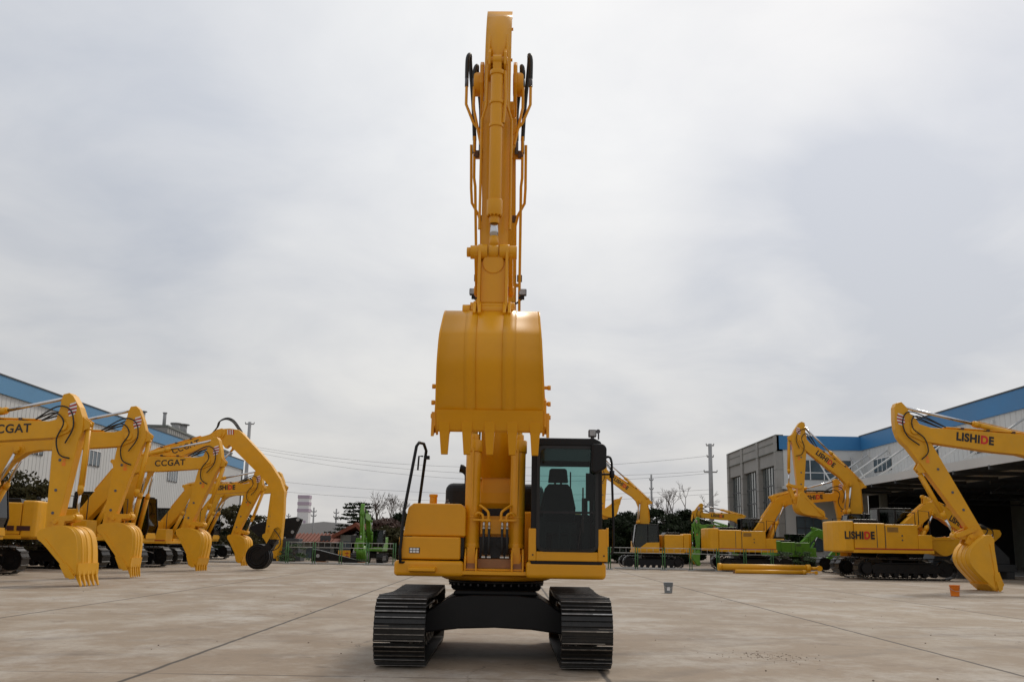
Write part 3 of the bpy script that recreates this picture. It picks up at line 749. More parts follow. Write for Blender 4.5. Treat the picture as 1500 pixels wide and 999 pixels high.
    m.tube([a3 + dd * .15 + V((.02, .1, 0)), a3 + dd * .5 + V((.02, .115, 0)), a3 + dd * .85 + V((.02, .09, 0))], .02, 8)
    bc = m.build('bucket_cylinder', Y_, root, .003)
    m = MB(); m.cyl(c + dd * .1, b3_ - dd * .18, .052, n=24); m.build('rod', 'chrome', bc)
    m = MB(); m.cyl(b3_ - V((0, .06, 0)), b3_ + V((0, .06, 0)), .095, n=20); m.cyl(b3_ - dd * .2, b3_ - dd * .06, .058, n=20); m.build('rod_eye', Y_, bc)
    # levers from arm to the linkage pin
    q0 = Wa(La - .42, .0)
    m = MB()
    for y in (-.235, .19): link_plate(m, q0, P, y, y + .045, .09)
    for sg in (-1, 1): m.cyl((P[0], sg * .07, P[1]), (P[0], sg * .285, P[1]), .085, n=20)
    m.cyl((P[0], -.33, P[1]), (P[0], -.285, P[1]), .06, n=16)
    m.cyl((q0[0], -.25, q0[1]), (q0[0], .25, q0[1]), .06, n=16)
    m.build('lever', Y_, arm, .004)
    sh, E_ = bucket(root, (2.97, 4.16), math.atan2(-1.58, .25), 1, 1.24, Y_, True, tl=.25, k=.93)
    for p in sh.data.polygons: pass
    # H-shaped bucket link seen from the front
    E_ = (3.31, 4.33)
    m = MB()
    link_plate(m, P, E_, -.185, -.15, .10); link_plate(m, P, E_, .15, .185, .10)
    pv, ev = V(P), V(E_); dl = (ev - pv).normalized(); nl = V((-dl[1], dl[0]))
    pa = pv + dl * .13; pb = ev - dl * .10
    m.prism([tuple(pa + nl * .03), tuple(pb + nl * .03), tuple(pb + nl * .0), tuple(pa + nl * .0)], -.15, .15)
    m.cyl((P[0], -.19, P[1]), (P[0], -.075, P[1]), .10, n=18); m.cyl((P[0], .075, P[1]), (P[0], .19, P[1]), .10, n=18)
    m.cyl((E_[0], -.20, E_[1]), (E_[0], .20, E_[1]), .075, n=18)
    m.cyl((pa[0] + .05, 0, pa[1] - .02), (pa[0] + .02, 0, pa[1] - .02), .13, n=24)
    m.build('bucket_link', Y_, root, .006)
    m = MB(); m.cyl((E_[0], -.31, E_[1]), (E_[0], .27, E_[1]), .05, n=14); m.cyl((E_[0], -.36, E_[1]), (E_[0], -.27, E_[1]), .075, n=16)
    for y in (-.255, .215): link_plate(m, E_, (3.12, 4.15), y, y + .04, .10)
    for y in (-.20, .20):
        pass
    m.build('link_pin', Y_, sh, .003)
    m = MB()
    for y in (-.235, .215): m.cyl((3.46, y, 4.17), (3.54, y, 4.16), .022, n=10)
    m.build('hole_plug', 'brown', sh)
    # steel pipes on both sides of the boom, clamps, brackets
    def bp(u, off=0): p = Wb(u, .2 - .0); return p
    for sg in (-1, 1):
        m = MB()
        xs = (2.35, 6.55)
        m.tube([(1.15, sg * .30, 4.2), (1.55, sg * .30, 5.0), (2.28, sg * .31, 6.3), (2.34, sg * .325, 6.4), (2.45, sg * .325, 6.95)], .019, 8)
        m.tube([(1.1, sg * .235, 4.3), (1.95, sg * .235, 5.85), (2.02, sg * .27, 5.98), (2.12, sg * .36, 6.12), (2.2, sg * .37, 6.3), (2.4, sg * .37, 6.85)], .019, 8)
        m.build('oil_pipe', Y_, boom)
        for (x, z, y) in ((1.60, 5.2, .30), (1.95, 5.95, .225), (1.36, 4.75, .23), (2.38, 6.72, .30)):
            m = MB(); m.box(x - .03, x + .04, sg * y - .035, sg * y + .035, z - .045, z + .045); m.build('clamp', 'brown', boom, .006)
        m = MB(); m.box(2.30, 2.36, min(sg * .2, sg * .31), max(sg * .2, sg * .31), 6.68, 6.75); m.box(1.5, 1.56, min(sg * .2, sg * .31), max(sg * .2, sg * .31), 5.1, 5.14); m.build('pipe_bracket', Y_, boom)
        # black hoses looping over the boom tip
        yo = sg * .345
        for (dy, top, x0) in ((.0, 8.02, 2.5), (-.10, 7.86, 2.6)):
            yy = yo + sg * dy
            m = MB(); m.tube([(2.42, yo - sg * .02 + sg * dy * .8, 6.9), (2.5, yy + sg * .0, 7.3), (2.6, yy + sg * .05, top - .12), (2.68, yy + sg * .055, top), (2.78, yy + sg * .08, top - .12), (2.80, yy + sg * .08, 7.62)], .027, 10, sub=6)
            hs = m.build('hose', 'rubber', boom)
            m = MB(); m.cyl((2.40, yo - sg * .02 + sg * dy * .8, 6.72), (2.42, yo - sg * .02 + sg * dy * .8, 6.92), .024, n=10); m.build('hose_fitting', 'grey', hs)
            m = MB(); m.cyl((2.80, yy + sg * .08, 7.62), (2.80, yy + sg * .08, 7.5), .025, n=10); m.build('hose_fitting', 'grey', hs)
        m = MB(); m.tube([(2.80, yo + sg * .08, 7.5), (2.80, yo + sg * .08, 7.25), (2.78, yo - sg * .02, 7.0), (2.76, sg * .2, 6.85)], .019, 8); m.tube([(2.80, yo - sg * .02, 7.5), (2.8, yo - sg * .02, 7.2), (2.76, sg * .22, 6.7)], .019, 8); m.build('elbow_pipe', Y_, arm)
        # work lights on the boom
        m = MB(); m.box(1.50, 1.58, sg * .345 - .055, sg * .345 + .055, 4.97, 5.06); wl = m.build('work_light', 'grey', boom, .01)
        m = MB(); m.box(1.581, 1.588, sg * .345 - .044, sg * .345 + .044, 4.98, 5.05); m.build('lens', 'lampglass', wl)
        m = MB(); m.box(1.5, 1.55, sg * .33 - .04, sg * .33 + .04, 4.92, 4.965); m.tube([(1.5, sg * .33, 4.93), (1.45, sg * .26, 4.88), (1.4, sg * .2, 4.9)], .014, 6); m.build('light_bracket', 'black', wl)
    return root

def cab_main(root):
    y0, y1 = .50, 1.47; zf, zt = 1.36, 3.0
    xf = 1.30; xb = -.35
    m = MB(); pw = .075
    # lower yellow pan with open U around the glass
    s_ = MB(); s_.box(-.3, 1.30, .44, 1.52, 1.115, 1.345); s_.build('cab_fender', 'yellow', root, .055, 1, 4)
    cabp = MB()
    # posts
    def post(ya, yb, xa, xb_, z0=1.37, z1=2.98): cabp.box(xa, xb_, ya, yb, z0, z1)
    cabp.box(xf - .14, xf, y0, y0 + .10, 1.37, 2.90); cabp.box(xf - .14, xf, y1 - .07, y1, 1.37, 2.90)
    cabp.box(xb, xb + .1, y0, y0 + .08, 1.37, 2.93); cabp.box(xb, xb + .1, y1 - .08, y1, 1.37, 2.93)
    cabp.box(.42, .50, y0, y0 + .06, 1.37, 2.93); cabp.box(.42, .50, y1 - .06, y1, 1.37, 2.93)
    cabp.box(xb + .1, xf - .14, y0, y0 + .05, 1.37, 1.9); cabp.box(xb + .1, xf - .14, y1 - .05, y1, 1.37, 1.9)
    cabp.box(xb, xb + .05, y0 + .08, y1 - .08, 1.37, 2.02)
    cabp.box(xb, xf + .0, y0, y1, 1.30, 1.369)
    cab = cabp.build('cab', 'black', root, .018, 1, 3)
    m = MB(); m.prism([(y0 - .005, 2.90), (y0 + .02, 2.97), (y0 + .10, 3.01), (y1 - .10, 3.01), (y1 - .02, 2.97), (y1 + .005, 2.90)], xb - .02, xf + .03, 'x'); m.build('roof', 'black', cab, .02, 1, 3)
    # front opaque header
    m = MB(); m.box(xf - .01, xf + .004, y0 + .10, y1 - .07, 2.70, 2.90); m.build('sun_shade', 'glass_header', cab)
    # yellow skirt
    sk = MB()
    sk.box(xf - .12, xf + .02, y0 - .03, y0 + .075, 1.352, 1.78); sk.box(xf - .12, xf + .02, y1 - .06, y1 + .07, 1.352, 1.78)
    sk.box(xf - .12, xf + .02, y0 + .076, y1 - .061, 1.352, 1.475)
    sk.box(-.3, xf - .121, y1 + .0, y1 + .02, 1.37, 1.75)
    so = sk.build('cab_skirt', 'yellow', cab, .018, 1, 3)
    m = MB(); m.box(xf - .1, xf + .025, y1 + .055, y1 + .085, 1.55, 1.80); m.build('hinge_cover', 'yellow', cab, .006)
    m = MB()
    for y in (y0 + .03, y1 + .02): m.cyl((xf + .02, y, 1.43), (xf + .026, y, 1.43), .011, n=10)
    m.build('bolt', 'dark', cab)
    # windscreen: rubber seal frame as a rounded ring, two panes
    ya, yb, za, zb = y0 + .085, y1 - .065, 1.485, 2.895
    def rr(a, b, c, d, r, n=6):
        pts = []
        for (cx, cz, a0) in ((b - r, d - r, 0), (a + r, d - r, 90), (a + r, c + r, 180), (b - r, c + r, 270)):
            for i in range(n + 1):
                t = R(a0 + 90 * i / n); pts.append((cx + r * math.cos(t), cz + r * math.sin(t)))
        return pts
    o_ = rr(ya - .012, yb + .012, za - .012, zb + .012, .10); i_ = rr(ya + .032, yb - .03, za + .025, zb - .03, .08)
    m = MB(); N_ = len(o_); vs = [(xf + .022, p[0], p[1]) for p in o_] + [(xf + .030, p[0], p[1]) for p in i_] + [(xf - .01, p[0], p[1]) for p in i_] + [(xf - .01, p[0], p[1]) for p in o_]
    fs = []
    for i in range(N_):
        j = (i + 1) % N_
        fs += [(i, j, j + N_, i + N_), (i + N_, j + N_, j + 2 * N_, i + 2 * N_), (i + 3 * N_, j + 3 * N_, j, i)]
    m.add(vs, fs); m.build('window_seal', 'rubber', cab)
    m = MB(); m.box(xf - .01, xf + .018, ya, yb, 1.985, 2.015); m.build('window_bar', 'dark', cab)
    m = MB(); p_ = rr(ya + .01, yb - .01, za + .005, zb, .09); m.add([(xf + .012, p[0], p[1]) for p in p_], [tuple(range(len(p_)))]); m.build('windscreen', 'glass', cab)
    m = MB(); m.add([(xb + .03, y0 + .08, 2.02), (xb + .03, y1 - .08, 2.02), (xb + .03, y1 - .08, 2.9), (xb + .03, y0 + .08, 2.9)], [(0, 1, 2, 3)]); m.build('rear_window', 'glass', cab)
    m = MB(); m.box(xb + .02, xb + .06, y0 + .06, y1 - .06, 2.74, 2.9); m.box(xb + .02, xb + .05, y1 - .38, y1 - .36, 2.0, 2.66); m.build('rear_frame', 'dark', cab)
    m = MB(); m.box(xb + .1, xf - .14, y1 - .022, y1 - .016, 1.9, 2.9); m.build('door_window', 'glass', cab)
    m = MB(); m.box(xb + .1, xf - .14, y0 + .016, y0 + .022, 1.9, 2.9); m.build('side_window', 'glass', cab)
    m = MB(); m.tube([(xf + .035, ya + .55, za + .03), (xf + .05, ya + .60, za + .35), (xf + .05, ya + .63, za + .50)], .009, 6); m.box(xf + .04, xf + .05, ya + .61, ya + .63, za + .25, za + .85); m.build('wiper', 'rubber', cab)
    # interior
    m = MB(); m.box(.1, .56, .64, 1.16, 1.72, 1.88)
    m.prism([(.66, 1.88), (1.14, 1.88), (1.16, 2.10), (1.10, 2.38), (1.04, 2.45), (.76, 2.45), (.70, 2.38), (.64, 2.10)], .0, .15, 'x'); m.prism([(.75, 2.47), (1.05, 2.47), (1.03, 2.66), (1.0, 2.68), (.80, 2.68), (.77, 2.66)], .0, .11, 'x')
    m.box(.02, .06, .84, .87, 2.4, 2.5); m.box(.02, .06, .93, .96, 2.4, 2.5); m.box(.15, .5, .80, 1.16, 1.40, 1.72)
    m.build('seat', 'seat', cab, .035, 1, 3)
    m = MB(); m.box(.1, .62, .62, .72, 1.40, 1.95); m.box(.1, .62, 1.24, 1.34, 1.40, 1.95); m.cyl((.6, .67, 1.95), (.64, .67, 2.12), .02, n=8); m.cyl((.6, 1.29, 1.95), (.64, 1.29, 2.12), .02, n=8); m.box(.72, .78, 1.22, 1.30, 1.9, 2.22); m.box(-.2, .1, .60, .80, 1.95, 2.12)
    m.tube([(.95, .9, 1.4), (.9, .9, 1.85)], .012, 6); m.tube([(.95, 1.05, 1.4), (.9, 1.05, 1.85)], .012, 6)
    m.build('console', 'dark', cab, .015)
    m = MB(); m.box(.3, .36, 1.30, 1.40, 2.2, 2.6); m.build('pillar_box', 'dark', cab)
    # mirror and work lamp on top, guard rail at the right
    m = MB(); m.prism([(y1 - .16, 2.55), (y1 - .10, 2.52), (y1 + .05, 2.60), (y1 + .055, 2.88), (y1 + .01, 2.93), (y1 - .15, 2.93)], xf + .03, xf + .13, 'x'); m.build('mirror', 'black', cab, .025, 1, 3)
    m = MB(); m.box(xf - .05, xf + .06, y1 - .19, y1 - .08, 3.03, 3.13); m.box(xf - .02, xf + .03, y1 - .16, y1 - .11, 3.0, 3.03); wl = m.build('work_light', 'grey', cab, .012)
    m = MB(); m.box(xf + .061, xf + .068, y1 - .175, y1 - .095, 3.045, 3.115); m.build('lens', 'lampglass', wl)
    m = MB(); m.tube([(xf, y1 - .05, 3.0), (xf, y1 - .05, 3.08)], .012, 6); m.cyl((xf - .01, y1 - .055, 3.11), (xf + .01, y1 - .055, 3.11), .03, n=14); m.build('beacon_mount', 'grey', cab)
    m = MB(); m.tube([(1.2, y1 + .03, 2.75), (1.22, y1 + .10, 2.77), (1.22, y1 + .135, 2.70), (1.22, y1 + .14, 2.50), (1.2, y1 + .16, 1.6), (1.2, y1 + .12, 1.45)], .017, 8, sub=3); m.cyl((1.22, y1 + .14, 2.48), (1.22, y1 + .14, 2.58), .035, n=12); m.tube([(1.22, y1 + .14, 2.53), (1.2, y1 - .02, 2.53)], .015, 6)
    m.build('grab_rail', 'black', cab)
M['glass_header'] = mat('smoked_header', (.022, .028, .03), .12, var=.1, spec=.6)
MAIN = main_excavator()
for ch in MAIN.children:      # the upper body is slewed a degree against the tracks
    if ch.name.split('.')[0] in ('track', 'car_body'): ch.rotation_euler = (0, 0, R(1.2))

# ================================================================== OTHER MACHINES
GL = 'yellow excavators parked in a row on the left'
GR = 'excavators parked on the right'
def rowL(label, X, Y, s, phi, b, a, g, **kw):
    return excavator('excavator', label, X, Y, s, phi, b, a, g, group=GL, body_text=False, bw=1.06, **kw)
rowL('nearest excavator of the left row, its boom cut off by the left edge', -21.15, 33.3, 1.216, -5.4, 23.5, -91.8, -49, text='CCGAT', bk=1.0, ab=.94)
rowL('second nearest excavator of the left row, no lettering seen on its boom', -21.8, 38.9, 1.262, 4.0, 25.0, -98.4, -57, text=None)
rowL('excavator in the left row with CCGAT lettering fully visible on its boom', -21.5, 49.9, 1.249, -5.8, 24.0, -105.8, -64, text='CCGAT')
rowL('left row excavator with red and black LISHIDE lettering, bucket just left of the compaction wheel', -21.0, 60.2, 1.093, -8, 23.7, -109, -65, text='LISHIDE')
rowL('farthest excavator of the left row, small bucket seen right of the black wheel', -23.4, 74.1, 1.209, -7.9, 24.9, -97.4, -62, text=None)
# machine facing away, only its rear shows at the left edge
excavator('excavator', 'excavator with dark louvre stripes, only its rear housing and track showing at left edge', -24.3, 44.6, 1.28, 200, 30, -100, -70, text=None, stripe='stripe_red', body_text=False, extra='louvres')

# long-arm machine with a compaction wheel
def wheel_machine():
    s = 1.212; X, Y, phi = -20.5, 52.3, -5.6
    beta = R(41); Fp = (.15, 1.9); T = add2(Fp, rot2((5.7, 0), beta))
    c, sn = math.cos(R(phi)), math.sin(R(phi))
    def L(px, py):   # pixel -> machine-plane coordinates
        d = CM @ V(((px - 750) / F_PX, -(py - 499.5) / F_PX, -1))
        # plane through (X,Y) along heading
        nx, ny = -sn, c
        t = ((X - 0) * nx + (Y - 0) * ny) / (d.x * nx + d.y * ny)
        P = V((0, 0, CAM_H)) + d * t
        return (((P.x - X) * c + (P.y - Y) * sn) / s, P.z / s)
    prof = [L(*p) for p in [(318, 632), (325, 629), (338, 628), (351, 630), (356, 634), (383, 663), (398, 680), (412, 702), (418, 720), (417, 752), (413, 790), (396, 790), (398, 752), (399, 724), (394, 710), (382, 696), (345, 659), (338, 652), (332, 657), (323, 645)]]
    root = excavator('excavator', 'excavator with a long bent arm and a black compaction wheel hanging from its end', X, Y, s, phi, 41, -60, -90, text='CCGAT', custom_arm=prof, hose=False, body_text=False, group=GL)
    e = L(405, 788); w = L(380, 815)
    m = MB(); link_plate(m, L(409, 776), L(396, 800), -.16, .16, .16); link_plate(m, L(396, 800), w, -.30, -.24, .13); link_plate(m, L(396, 800), w, .24, .30, .13)
    m.cyl((L(402, 794)[0], -.3, L(402, 794)[1]), (L(402, 794)[0], .3, L(402, 794)[1]), .1, n=12)
    hub = m.build('wheel_yoke', 'black', root, .01, s)
    m = MB()
    r = (w[1] - .03)
    for y in (-.2, .0, .2):
        m.cyl((w[0], y - .04, w[1]), (w[0], y + .04, w[1]), r * .93, n=28)
        for k in range(28):
            a = k * math.pi / 14 + y * 2; cc, ss = math.cos(a), math.sin(a)
            T_ = Matrix(((cc, 0, -ss, w[0]), (0, 1, 0, 0), (ss, 0, cc, w[1]), (0, 0, 0, 1))); m.box(r * .93, r * .99, y - .05, y + .05, -.06, .06, 0, T_)
    m.cyl((w[0], -.28, w[1]), (w[0], .28, w[1]), r * .32, n=20); m.lathe([(0,0)],n=3) if False else None
    for rr_ in (.62, .80):
        for k in range(24): a0, a1 = k * math.pi / 12, (k + 1) * math.pi / 12; m.cyl((w[0] + r * rr_ * math.cos(a0), -.255, w[1] + r * rr_ * math.sin(a0)), (w[0] + r * rr_ * math.cos(a1), -.255, w[1] + r * rr_ * math.sin(a1)), .03, n=5)
    m.build('compaction_wheel', 'black', root, .01, s)
    m = MB()
    for y in (-.08, .0, .08):
        pts = [L(*p) for p in [(306, 640), (318, 626), (322, 617), (332, 613), (342, 617), (350, 628), (354, 634)]]
        m.tube([(p[0], y + (i % 2) * .02, p[1] + y * .5) for i, p in enumerate(pts)], .026, 6, sub=4)
    m.build('hose', 'rubber', root, 0, s); m = MB()
    pts = [L(*p) for p in [(404, 775), (413, 788), (412, 800), (402, 806), (394, 803)]]
    m.tube([(p[0], -.25, p[1]) for p in pts], .02, 6, sub=4)
    m.build('hose', 'rubber', root, 0, s)
    m = MB()
    cc = L(341, 634)
    for i in range(6): m.prism([add2(cc, (-.17 + i * .05, -.09)), add2(cc, (-.13 + i * .05, -.09)), add2(cc, (-.17 + i * .05 + .02, .12)), add2(cc, (-.21 + i * .05 + .02, .12))], -.166, -.162, m=i % 2)
    m.build('decal', ['white', 'stripe_red'], root, 0, s)
    a_, b_ = L(298, 706), L(342, 657)
    cylinder(root, 'arm_cylinder', a_, b_, 0, .07, s, .45)
wheel_machine()

def rowR(label, *a, **kw): return excavator('excavator', label, *a, group=GR, **kw)
rowR('yellow excavator with a dark cab facing left, first one right of the central machine', 9.6, 68.3, .98, 180.5, 56.5, -89.5, 139, text='LISHIDE', body_text=False)
rowR('yellow excavator behind the two yellow cylinders, its boom raised towards the right', 15.8, 66.2, 1.13, 0, 26, -84, -100, Lb=5.7, text='LISHIDE', body_text=False)
rowR('large yellow excavator with big LISHIDE lettering on its rear housing and low humped boom', 20.5, 54.0, 1.25, 0, -1, -172, 176, Lb=3.55, La=1.2, bk=.98, text='LISHIDE')
rowR('yellow excavator with a tall steep boom, bucket hanging before the glass bays', 22.4, 63.7, 1.22, 179.6, 59.6, -87.2, -138, text='LISHIDE', body_text=False)
rowR('nearest yellow excavator on the right, long arm slanting down to a bucket on its teeth', 25.4, 40.94, 1.337, 179.7, 24.2, -119.6, -99, Lb=7.0, La=3.8, text='LISHIDE')
rowR('low yellow excavator behind the small green one, partly hidden, right of the dark trees', 21.7, 86.9, .98, 179.5, 25, -81.5, -90, text='LISHIDE', body_text=False)
GG = 'green excavators'
excavator('excavator', 'small green excavator with its arm hanging down between two yellow machines on the right', 19.0, 81.0, .72, 180, 25.6, -89.8, -91.9, paint='green', text='LISHIDE', group=GG, stripe=None, body_text=False)
excavator('excavator', 'green excavator with an arched boom behind the two yellow cylinders', 20.9, 73.5, .84, 12, 2, -140, -150, Lb=4.2, La=2.0, paint='green', text=None, group=GG, stripe=None, bk=.7)
excavator('excavator', 'small green excavator facing us beyond the fence, left of the central machine', -9.95, 72.8, .76, -91, 25, -96, -100, bw=.8, bk=.7, paint='green', text=None, group=GG, stripe=None)

# ------------------------------------------------------------------ loose yard objects
def pail(name, p, h, r0, r1, m_, label, cat='bucket'):
    root = empty(name, (p.x, p.y, 0)); tag(root, label, cat)
    m = MB(); m.lathe([(0, .004), (r0, .004), (r0, .02), (r1, h), (r1 + .015, h), (r1 + .015, h + .02), (r1 - .01, h + .02), (r1 - .012, h), (r0 - .01, .03), (0, .03)], n=28)
    for k in (.72, .82, .9): m.lathe([(r0 + (r1 - r0) * k + .002, h * k), (r0 + (r1 - r0) * k + .012, h * k + .005), (r0 + (r1 - r0) * k + .002, h * k + .015)], n=28)
    m.build('pail_body', m_, root)
    m = MB(); m.tube([(-r1 - .01, 0, h * .85), (-r1 * .8, -r1 * .75, h * .6), (0, -r1 * 1.12, h * .48), (r1 * .8, -r1 * .75, h * .6), (r1 + .01, 0, h * .85)], .006, 5, sub=5); m.build('handle', 'bare', root)
    return root
gp = pail('pail', at(979, 860, 34.4), .33, .13, .155, 'pail', 'grey metal pail standing on the concrete right of the central excavator')
m = MB(); m.box(-.07, .03, -.158, -.150, .09, .2); lb = m.build('paper_label', 'white', gp)
pail('pail', at(1399, 870, 35.5), .36, .14, .17, 'orange', 'bright orange plastic pail standing on the concrete at the right')

pr = empty('long_cylinder', (at(1118, 833, 61.5).x, 60.5, 0)); tag(pr, 'thicker upper one of two yellow hydraulic cylinders lying on the ground', 'cylinder', 'spare cylinders lying on the ground')
m = MB(); m.cyl((-2.9, 0, .36), (2.5, 0, .36), .19, n=20); m.cyl((2.3, 0, .36), (2.55, 0, .36), .22, n=20); m.cyl((-2.95, 0, .36), (-2.75, 0, .36), .22, n=20); m.build('barrel', 'yellow_far', pr)
m = MB(); m.cyl((2.55, 0, .36), (3.0, 0, .36), .09, n=14); m.cyl((3.1, -.1, .36), (3.1, .1, .36), .16, n=14); m.build('rod_end', 'yellow_far', pr)
m = MB(); m.box(-2.0, -1.8, -.3, .3, .002, .17); m.box(1.6, 1.8, -.3, .3, .002, .17); m.build('timber_block', 'rust', pr)
pr = empty('long_cylinder', (at(1130, 834, 60).x, 59.7, 0)); tag(pr, 'thinner lower one of two yellow hydraulic cylinders lying on the ground', 'cylinder', 'spare cylinders lying on the ground')
m = MB(); m.cyl((-2.2, 0, .13), (1.9, 0, .13), .12, n=18); m.cyl((1.75, 0, .14), (1.95, 0, .14), .135, n=18); m.build('barrel', 'yellow_far', pr)
m = MB(); m.cyl((1.95, 0, .13), (2.5, 0, .13), .05, n=12); m.cyl((2.55, -.06, .13), (2.55, .06, .13), .10, n=12); m.build('rod_end', 'yellow_far', pr)

# black boom part lying behind the fence (traced proportions, real thickness)
def plane_pts(pix, Y, x0, z0): return [(at(px, py, Y).x - x0, at(px, py, Y).z - z0) for px, py in pix]
x0 = at(458, 828, 69).x
bp_ = empty('spare_boom', (x0, 69, 0)); tag(bp_, 'black steel boom part lying on the ground behind the green fence', 'machine part')
m = MB(); m.prism(plane_pts([(458, 801), (470, 803), (500, 811), (530, 819), (540, 822), (540, 825), (525, 825), (495, 819), (478, 818), (468, 823), (460, 824), (457, 818)], 69, x0, .12), -.3, .3); m.build('boom_body', 'black', bp_, .02)
m = MB()
for p in ((462, 821), (467, 811), (537, 823)):
    q = plane_pts([p], 69, x0, .12)[0]; m.cyl((q[0], -.36, q[1]), (q[0], .36, q[1]), .12, n=14)
m.build('pin_boss', 'pole', bp_)
m = MB(); m.box(.3, 1.0, -.4, .4, .0, .12); m.box(3.1, 3.6, -.4, .4, .0, .12); m.build('timber_block', 'rust', bp_)
x0 = at(425, 822, 68).x
fr = empty('stick_stand', (x0, 74, 0)); tag(fr, 'black steel excavator stick propped upright beside the far bucket of the left row', 'machine part')
m = MB(); m.prism(plane_pts([(365, 772), (380, 766), (415, 760), (436, 757), (443, 760), (440, 768), (432, 785), (428, 815), (425, 822), (418, 822), (416, 812), (420, 786), (380, 786)], 74, x0, 0), -.35, .35); m.build('stick_body', 'black', fr, .03)
m = MB()
for p in ((438, 761), (430, 779), (421, 819)):
    q = plane_pts([p], 74, x0, 0)[0]; m.cyl((q[0], -.4, q[1]), (q[0], .4, q[1]), .12, n=14)
m.build('pin_boss', 'pole', fr)
m = MB(); m.box(-3.2, -.4, -.8, .8, 0, .5); m.box(-3.0, -.6, -.7, .7, .5, 1.6); m.build('crate_base', 'trim', fr, .03)
# yellow board
bx = at(504, 814, 71); bd = empty('sign_board', (bx.x, 71, 0)); tag(bd, 'yellow board with dark red marks standing behind the green fence', 'sign')
m = MB(); m.box(-.42, .42, -.02, .02, .22, .85); m.build('panel', 'yellow_far', bd)
m = MB(); m.box(-.32, -.27, -.03, -.021, .3, .75); m.box(-.38, -.1, -.03, -.021, .55, .6); m.box(-.16, -.12, -.03, -.021, .35, .7); m.box(.05, .35, -.03, -.021, .62, .67); m.box(.18, .22, -.03, -.021, .32, .76); m.box(.08, .34, -.03, -.021, .42, .46); m.build('lettering', 'stripe_red', bd)
m = MB(); m.box(-.38, -.34, -.0, .04, 0, .22); m.box(.34, .38, 0, .04, 0, .22); m.build('leg', 'grey', bd)
# round concrete block
bx = at(527, 815, 71.5); m = MB(); m.cyl((-.6, 0, .5), (.6, 0, .5), .48, n=24); o = m.build('stone_roller', 'concrete_wall', None, .04); o.location = (bx.x, 72.5, 0); tag(o, 'pale round concrete roller lying behind the fence, left of the central machine', 'roller')

# ------------------------------------------------------------------ fence
def fence_run(label, xa, xb, Y, step=1.72, h=1.42):
    root = empty('metal_fence', (xa, Y, 0)); tag(root, label, 'fence', 'green tube fences')
    n = int((xb - xa) / step); n = max(1, n)
    for i in range(n):
        x = i * step
        for dx in (0.0, .14):
            m = MB(); m.cyl((x + dx, 0, .004), (x + dx, 0, h), .03, n=8); m.build('post', 'fence', root)
        m = MB()
        if i < n - 1:
            for z in (h - .04, h - .36): m.cyl((x + .14, 0, z), (x + step, 0, z), .018, n=6)
            for k in range(4): xx = x + .14 + (step - .14) * (k + .5) / 4; m.cyl((xx, 0, h - .36), (xx, 0, h - .04), .010, n=5)
            m.build('rail', 'rail', root)
            m = MB(); m.cyl((x + .14, 0, .10), (x + step, 0, .10), .018, n=6); m.build('lower_rail', 'rail', root)
        m = MB(); m.box(x - .12, x + .26, -.12, .12, .004, .06); m.build('foot_plate', 'pole', root)
xl = at(418, 825, 65).x; xr = at(1200, 835, 65).x
fence_run('green tube fence left of the central excavator', xl, at(640, 825, 65).x, 65)
fence_run('green tube fence right of the central excavator, in front of the far machines', at(850, 825, 65).x, xr, 64.2)
m = MB(); m.box(-24, 5, -.15, .15, 0, .11); o = m.build('kerb', 'kerb', None, .02); o.location = (-1, 66, 0); tag(o, 'low pale concrete kerb along the yard edge', 'kerb', kind='structure')
m = MB(); m.box(-5, 5, -.15, .15, 0, .11); o = m.build('kerb', 'kerb', None, .02); o.location = (12, 66.6, 0); tag(o, 'low pale concrete kerb along the yard edge', 'kerb', kind='structure')

# ------------------------------------------------------------------ poles and wires
def pole(px, ytop, Y, r, label, arms=(), grp='utility poles'):
    p = at(px, ytop, Y); root = empty('utility_pole', (p.x, Y, 0)); tag(root, label, 'pole', grp)
    m = MB(); m.cyl((0, 0, 0), (0, 0, p.z), r, r * .72, n=14); m.build('shaft', 'pole', root)
    for dz, w in arms:
        m = MB(); m.box(-w, w, -.06, .06, p.z - dz - .06, p.z - dz + .06)
        a = m.build('crossarm', 'pole', root)
        m = MB()
        for k in (-w, w): m.cyl((k, 0, p.z - dz + .06), (k, 0, p.z - dz + .18), .04, n=8)
        m.build('insulator', 'trim', a)
    return p
P1 = pole(1040, 650, 92, .24, 'thick concrete utility pole beside the glass fronted building', ((.15, .35), (1.2, .3), (2.6, .6)))
P2 = pole(954, 695, 110, .14, 'thin utility pole rising behind the dark trees right of the central excavator', ((.6, .2), (1.6, .2)))
P3 = pole(366, 618, 100, .22, 'tall utility pole between the left building and the bent arm', ((.2, .45), (2.2, .35)))
P4 = pole(460, 743, 120, .12, 'left one of the two short thin poles behind the tiled roofs', ((.5, .3), (1.0, .3)))
P5 = pole(493, 745, 120, .12, 'right one of the two short thin poles behind the tiled roofs', ((.5, .3), (1.0, .3)))
P6 = pole(423, 752, 150, .13, 'slim distant pole left of the striped tower', ((.4, .3),))
def wire(a, b, sag, label):
    m = MB(); pts = [a.lerp(b, t / 16) + V((0, 0, -sag * 4 * (t / 16) * (1 - t / 16))) for t in range(17)]
    m.tube(pts, .015, 4); o = m.build('power_line', 'wire'); tag(o, label, 'power line', 'overhead power lines')
WL = ['topmost faint overhead wire crossing the sky behind the central excavator', 'second overhead wire from the top behind the central excavator', 'third overhead wire crossing the sky behind the central excavator', 'fourth overhead wire crossing the sky behind the central excavator', 'lowest overhead wire crossing low behind the central excavator']
